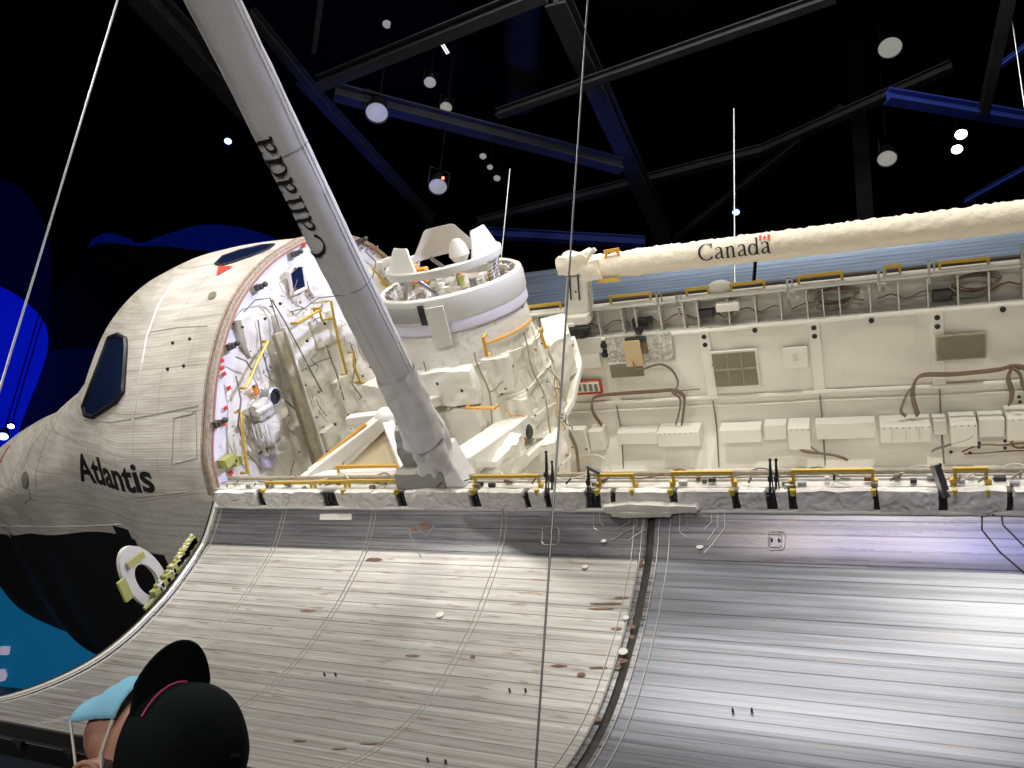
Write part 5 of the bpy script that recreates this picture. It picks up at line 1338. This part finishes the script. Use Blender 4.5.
to_ = build('trousers', tr, mat('dark_trousers', (.02, .02, .025), .85), person, smooth=180)
r3 = to_.modifiers.new('remesh', 'REMESH'); r3.mode = 'VOXEL'; r3.voxel_size = .014; r3.use_smooth_shade = True
for s_ in (-1, 1):
    c = V(hip.x, hip.y, fl_+.05)+wr*.09*s_+wf_*.05; build('shoe', MB().pad(c, (.10, .28, .10), (wr, wf_, V(0, 0, 1)), div=10, amp=.002, bulge=.8), M['black'], person)
# hair, cap, mask
build('hair', MB().ball(HC-Ud*.018-Fd*.030, (.0805, .088, .080), 24, 16, HAX), mat('dark_brown_hair', (.05, .035, .02), .8, bump=('noise', 120, .8, .01)), person, 'short dark brown hair')
capm = mat('black_cap_cloth', (.003, .004, .005), .9, spec=.15, bump=('noise', 80, .3, .004), var=(9, (.006, .012, .014), .8))
rows = []
for i in range(17):
    t = PI/2*i/16; row = []
    for k in range(41):
        a = 2*PI*k/40
        r_ = (.094+.0015*cos(6*a))*sin(t) if t < PI/2 else .09
        h_ = .118*cos(t)**.8
        row.append(HC+Ud*(.034+h_)+(Sd*cos(a)*.96+Fd*sin(a)*1.16)*r_)
    rows.append(row)
rows.append([HC+Ud*(.004)+(Sd*cos(2*PI*k/40)*.96+Fd*sin(2*PI*k/40)*1.15)*.0935 for k in range(41)])
cap = build('cap', MB().grid(rows), capm, person, 'black baseball cap', smooth=60)
sl = cap.modifiers.new('solid', 'SOLIDIFY'); sl.thickness = .003
# brim
rows = []
for i in range(13):
    t = i/12; row = []
    for k in range(17):
        a = -1.0+2.0*k/16
        base_ = HC+Ud*.020+(Sd*sin(a)*.0864+Fd*cos(a)*.104)
        ext = .068*math.cos(a*.92)**.55 if abs(a*.92) < PI/2 else 0
        row.append(base_+Fd*ext*t+Ud*(.008*t-.020*(sin(a)**2))+Sd*sin(a)*.004*t)
    rows.append(row)
br2 = build('brim', MB().grid(rows), capm, cap, 'curved black brim', smooth=60); sl = br2.modifiers.new('solid', 'SOLIDIFY'); sl.thickness = .004
build('pink_trim', MB().tube([HC+Ud*.034+(Sd*sin(a)*.089+Fd*cos(a)*.107) for a in np.linspace(-.1, .95, 14)], .0018, 6), mat('pink_thread', (.7, .08, .25), .6), cap)
build('cap_button', MB().ball(HC+Ud*.154, (.008, .008, .005), 10, 8, HAX), capm, cap)
rows = []
for i in range(11):
    t = i/10; row = []
    for k in range(17):
        a = -1.25+2.5*k/16
        up_ = -.035-.105*t
        rr = .070+.020*sin(PI*min(1, t*1.1+.1))*cos(a)+.0018*sin(t*34)
        row.append(HC+Ud*up_+Fd*(.035+rr*cos(a)*(.98-.25*t))+Sd*(.066*sin(a)))
    rows.append(row)
mk = build('face_mask', MB().grid(rows), mat('light_blue_mask', (.30, .70, .95), .75, bump=('noise', 40, .4, .004)), person, 'light blue pleated face mask', smooth=60)
sl = mk.modifiers.new('solid', 'SOLIDIFY'); sl.thickness = .002
build('ear_loop', MB().tube([HC+Sd*.0626-Ud*.040+Fd*.056, HC+Sd*.076-Ud*.040+Fd*.01, ec+Ud*.028+Sd*.006], .0022, 6), M['white'], mk, 'white ear loop')
build('ear_loop', MB().tube([HC+Sd*.0626-Ud*.136+Fd*.053, HC+Sd*.074-Ud*.105+Fd*.015, ec-Ud*.028+Sd*.006], .0022, 6), M['white'], mk, 'white ear loop')

for o in bpy.data.objects:
    if '_org' in o: del o['_org']
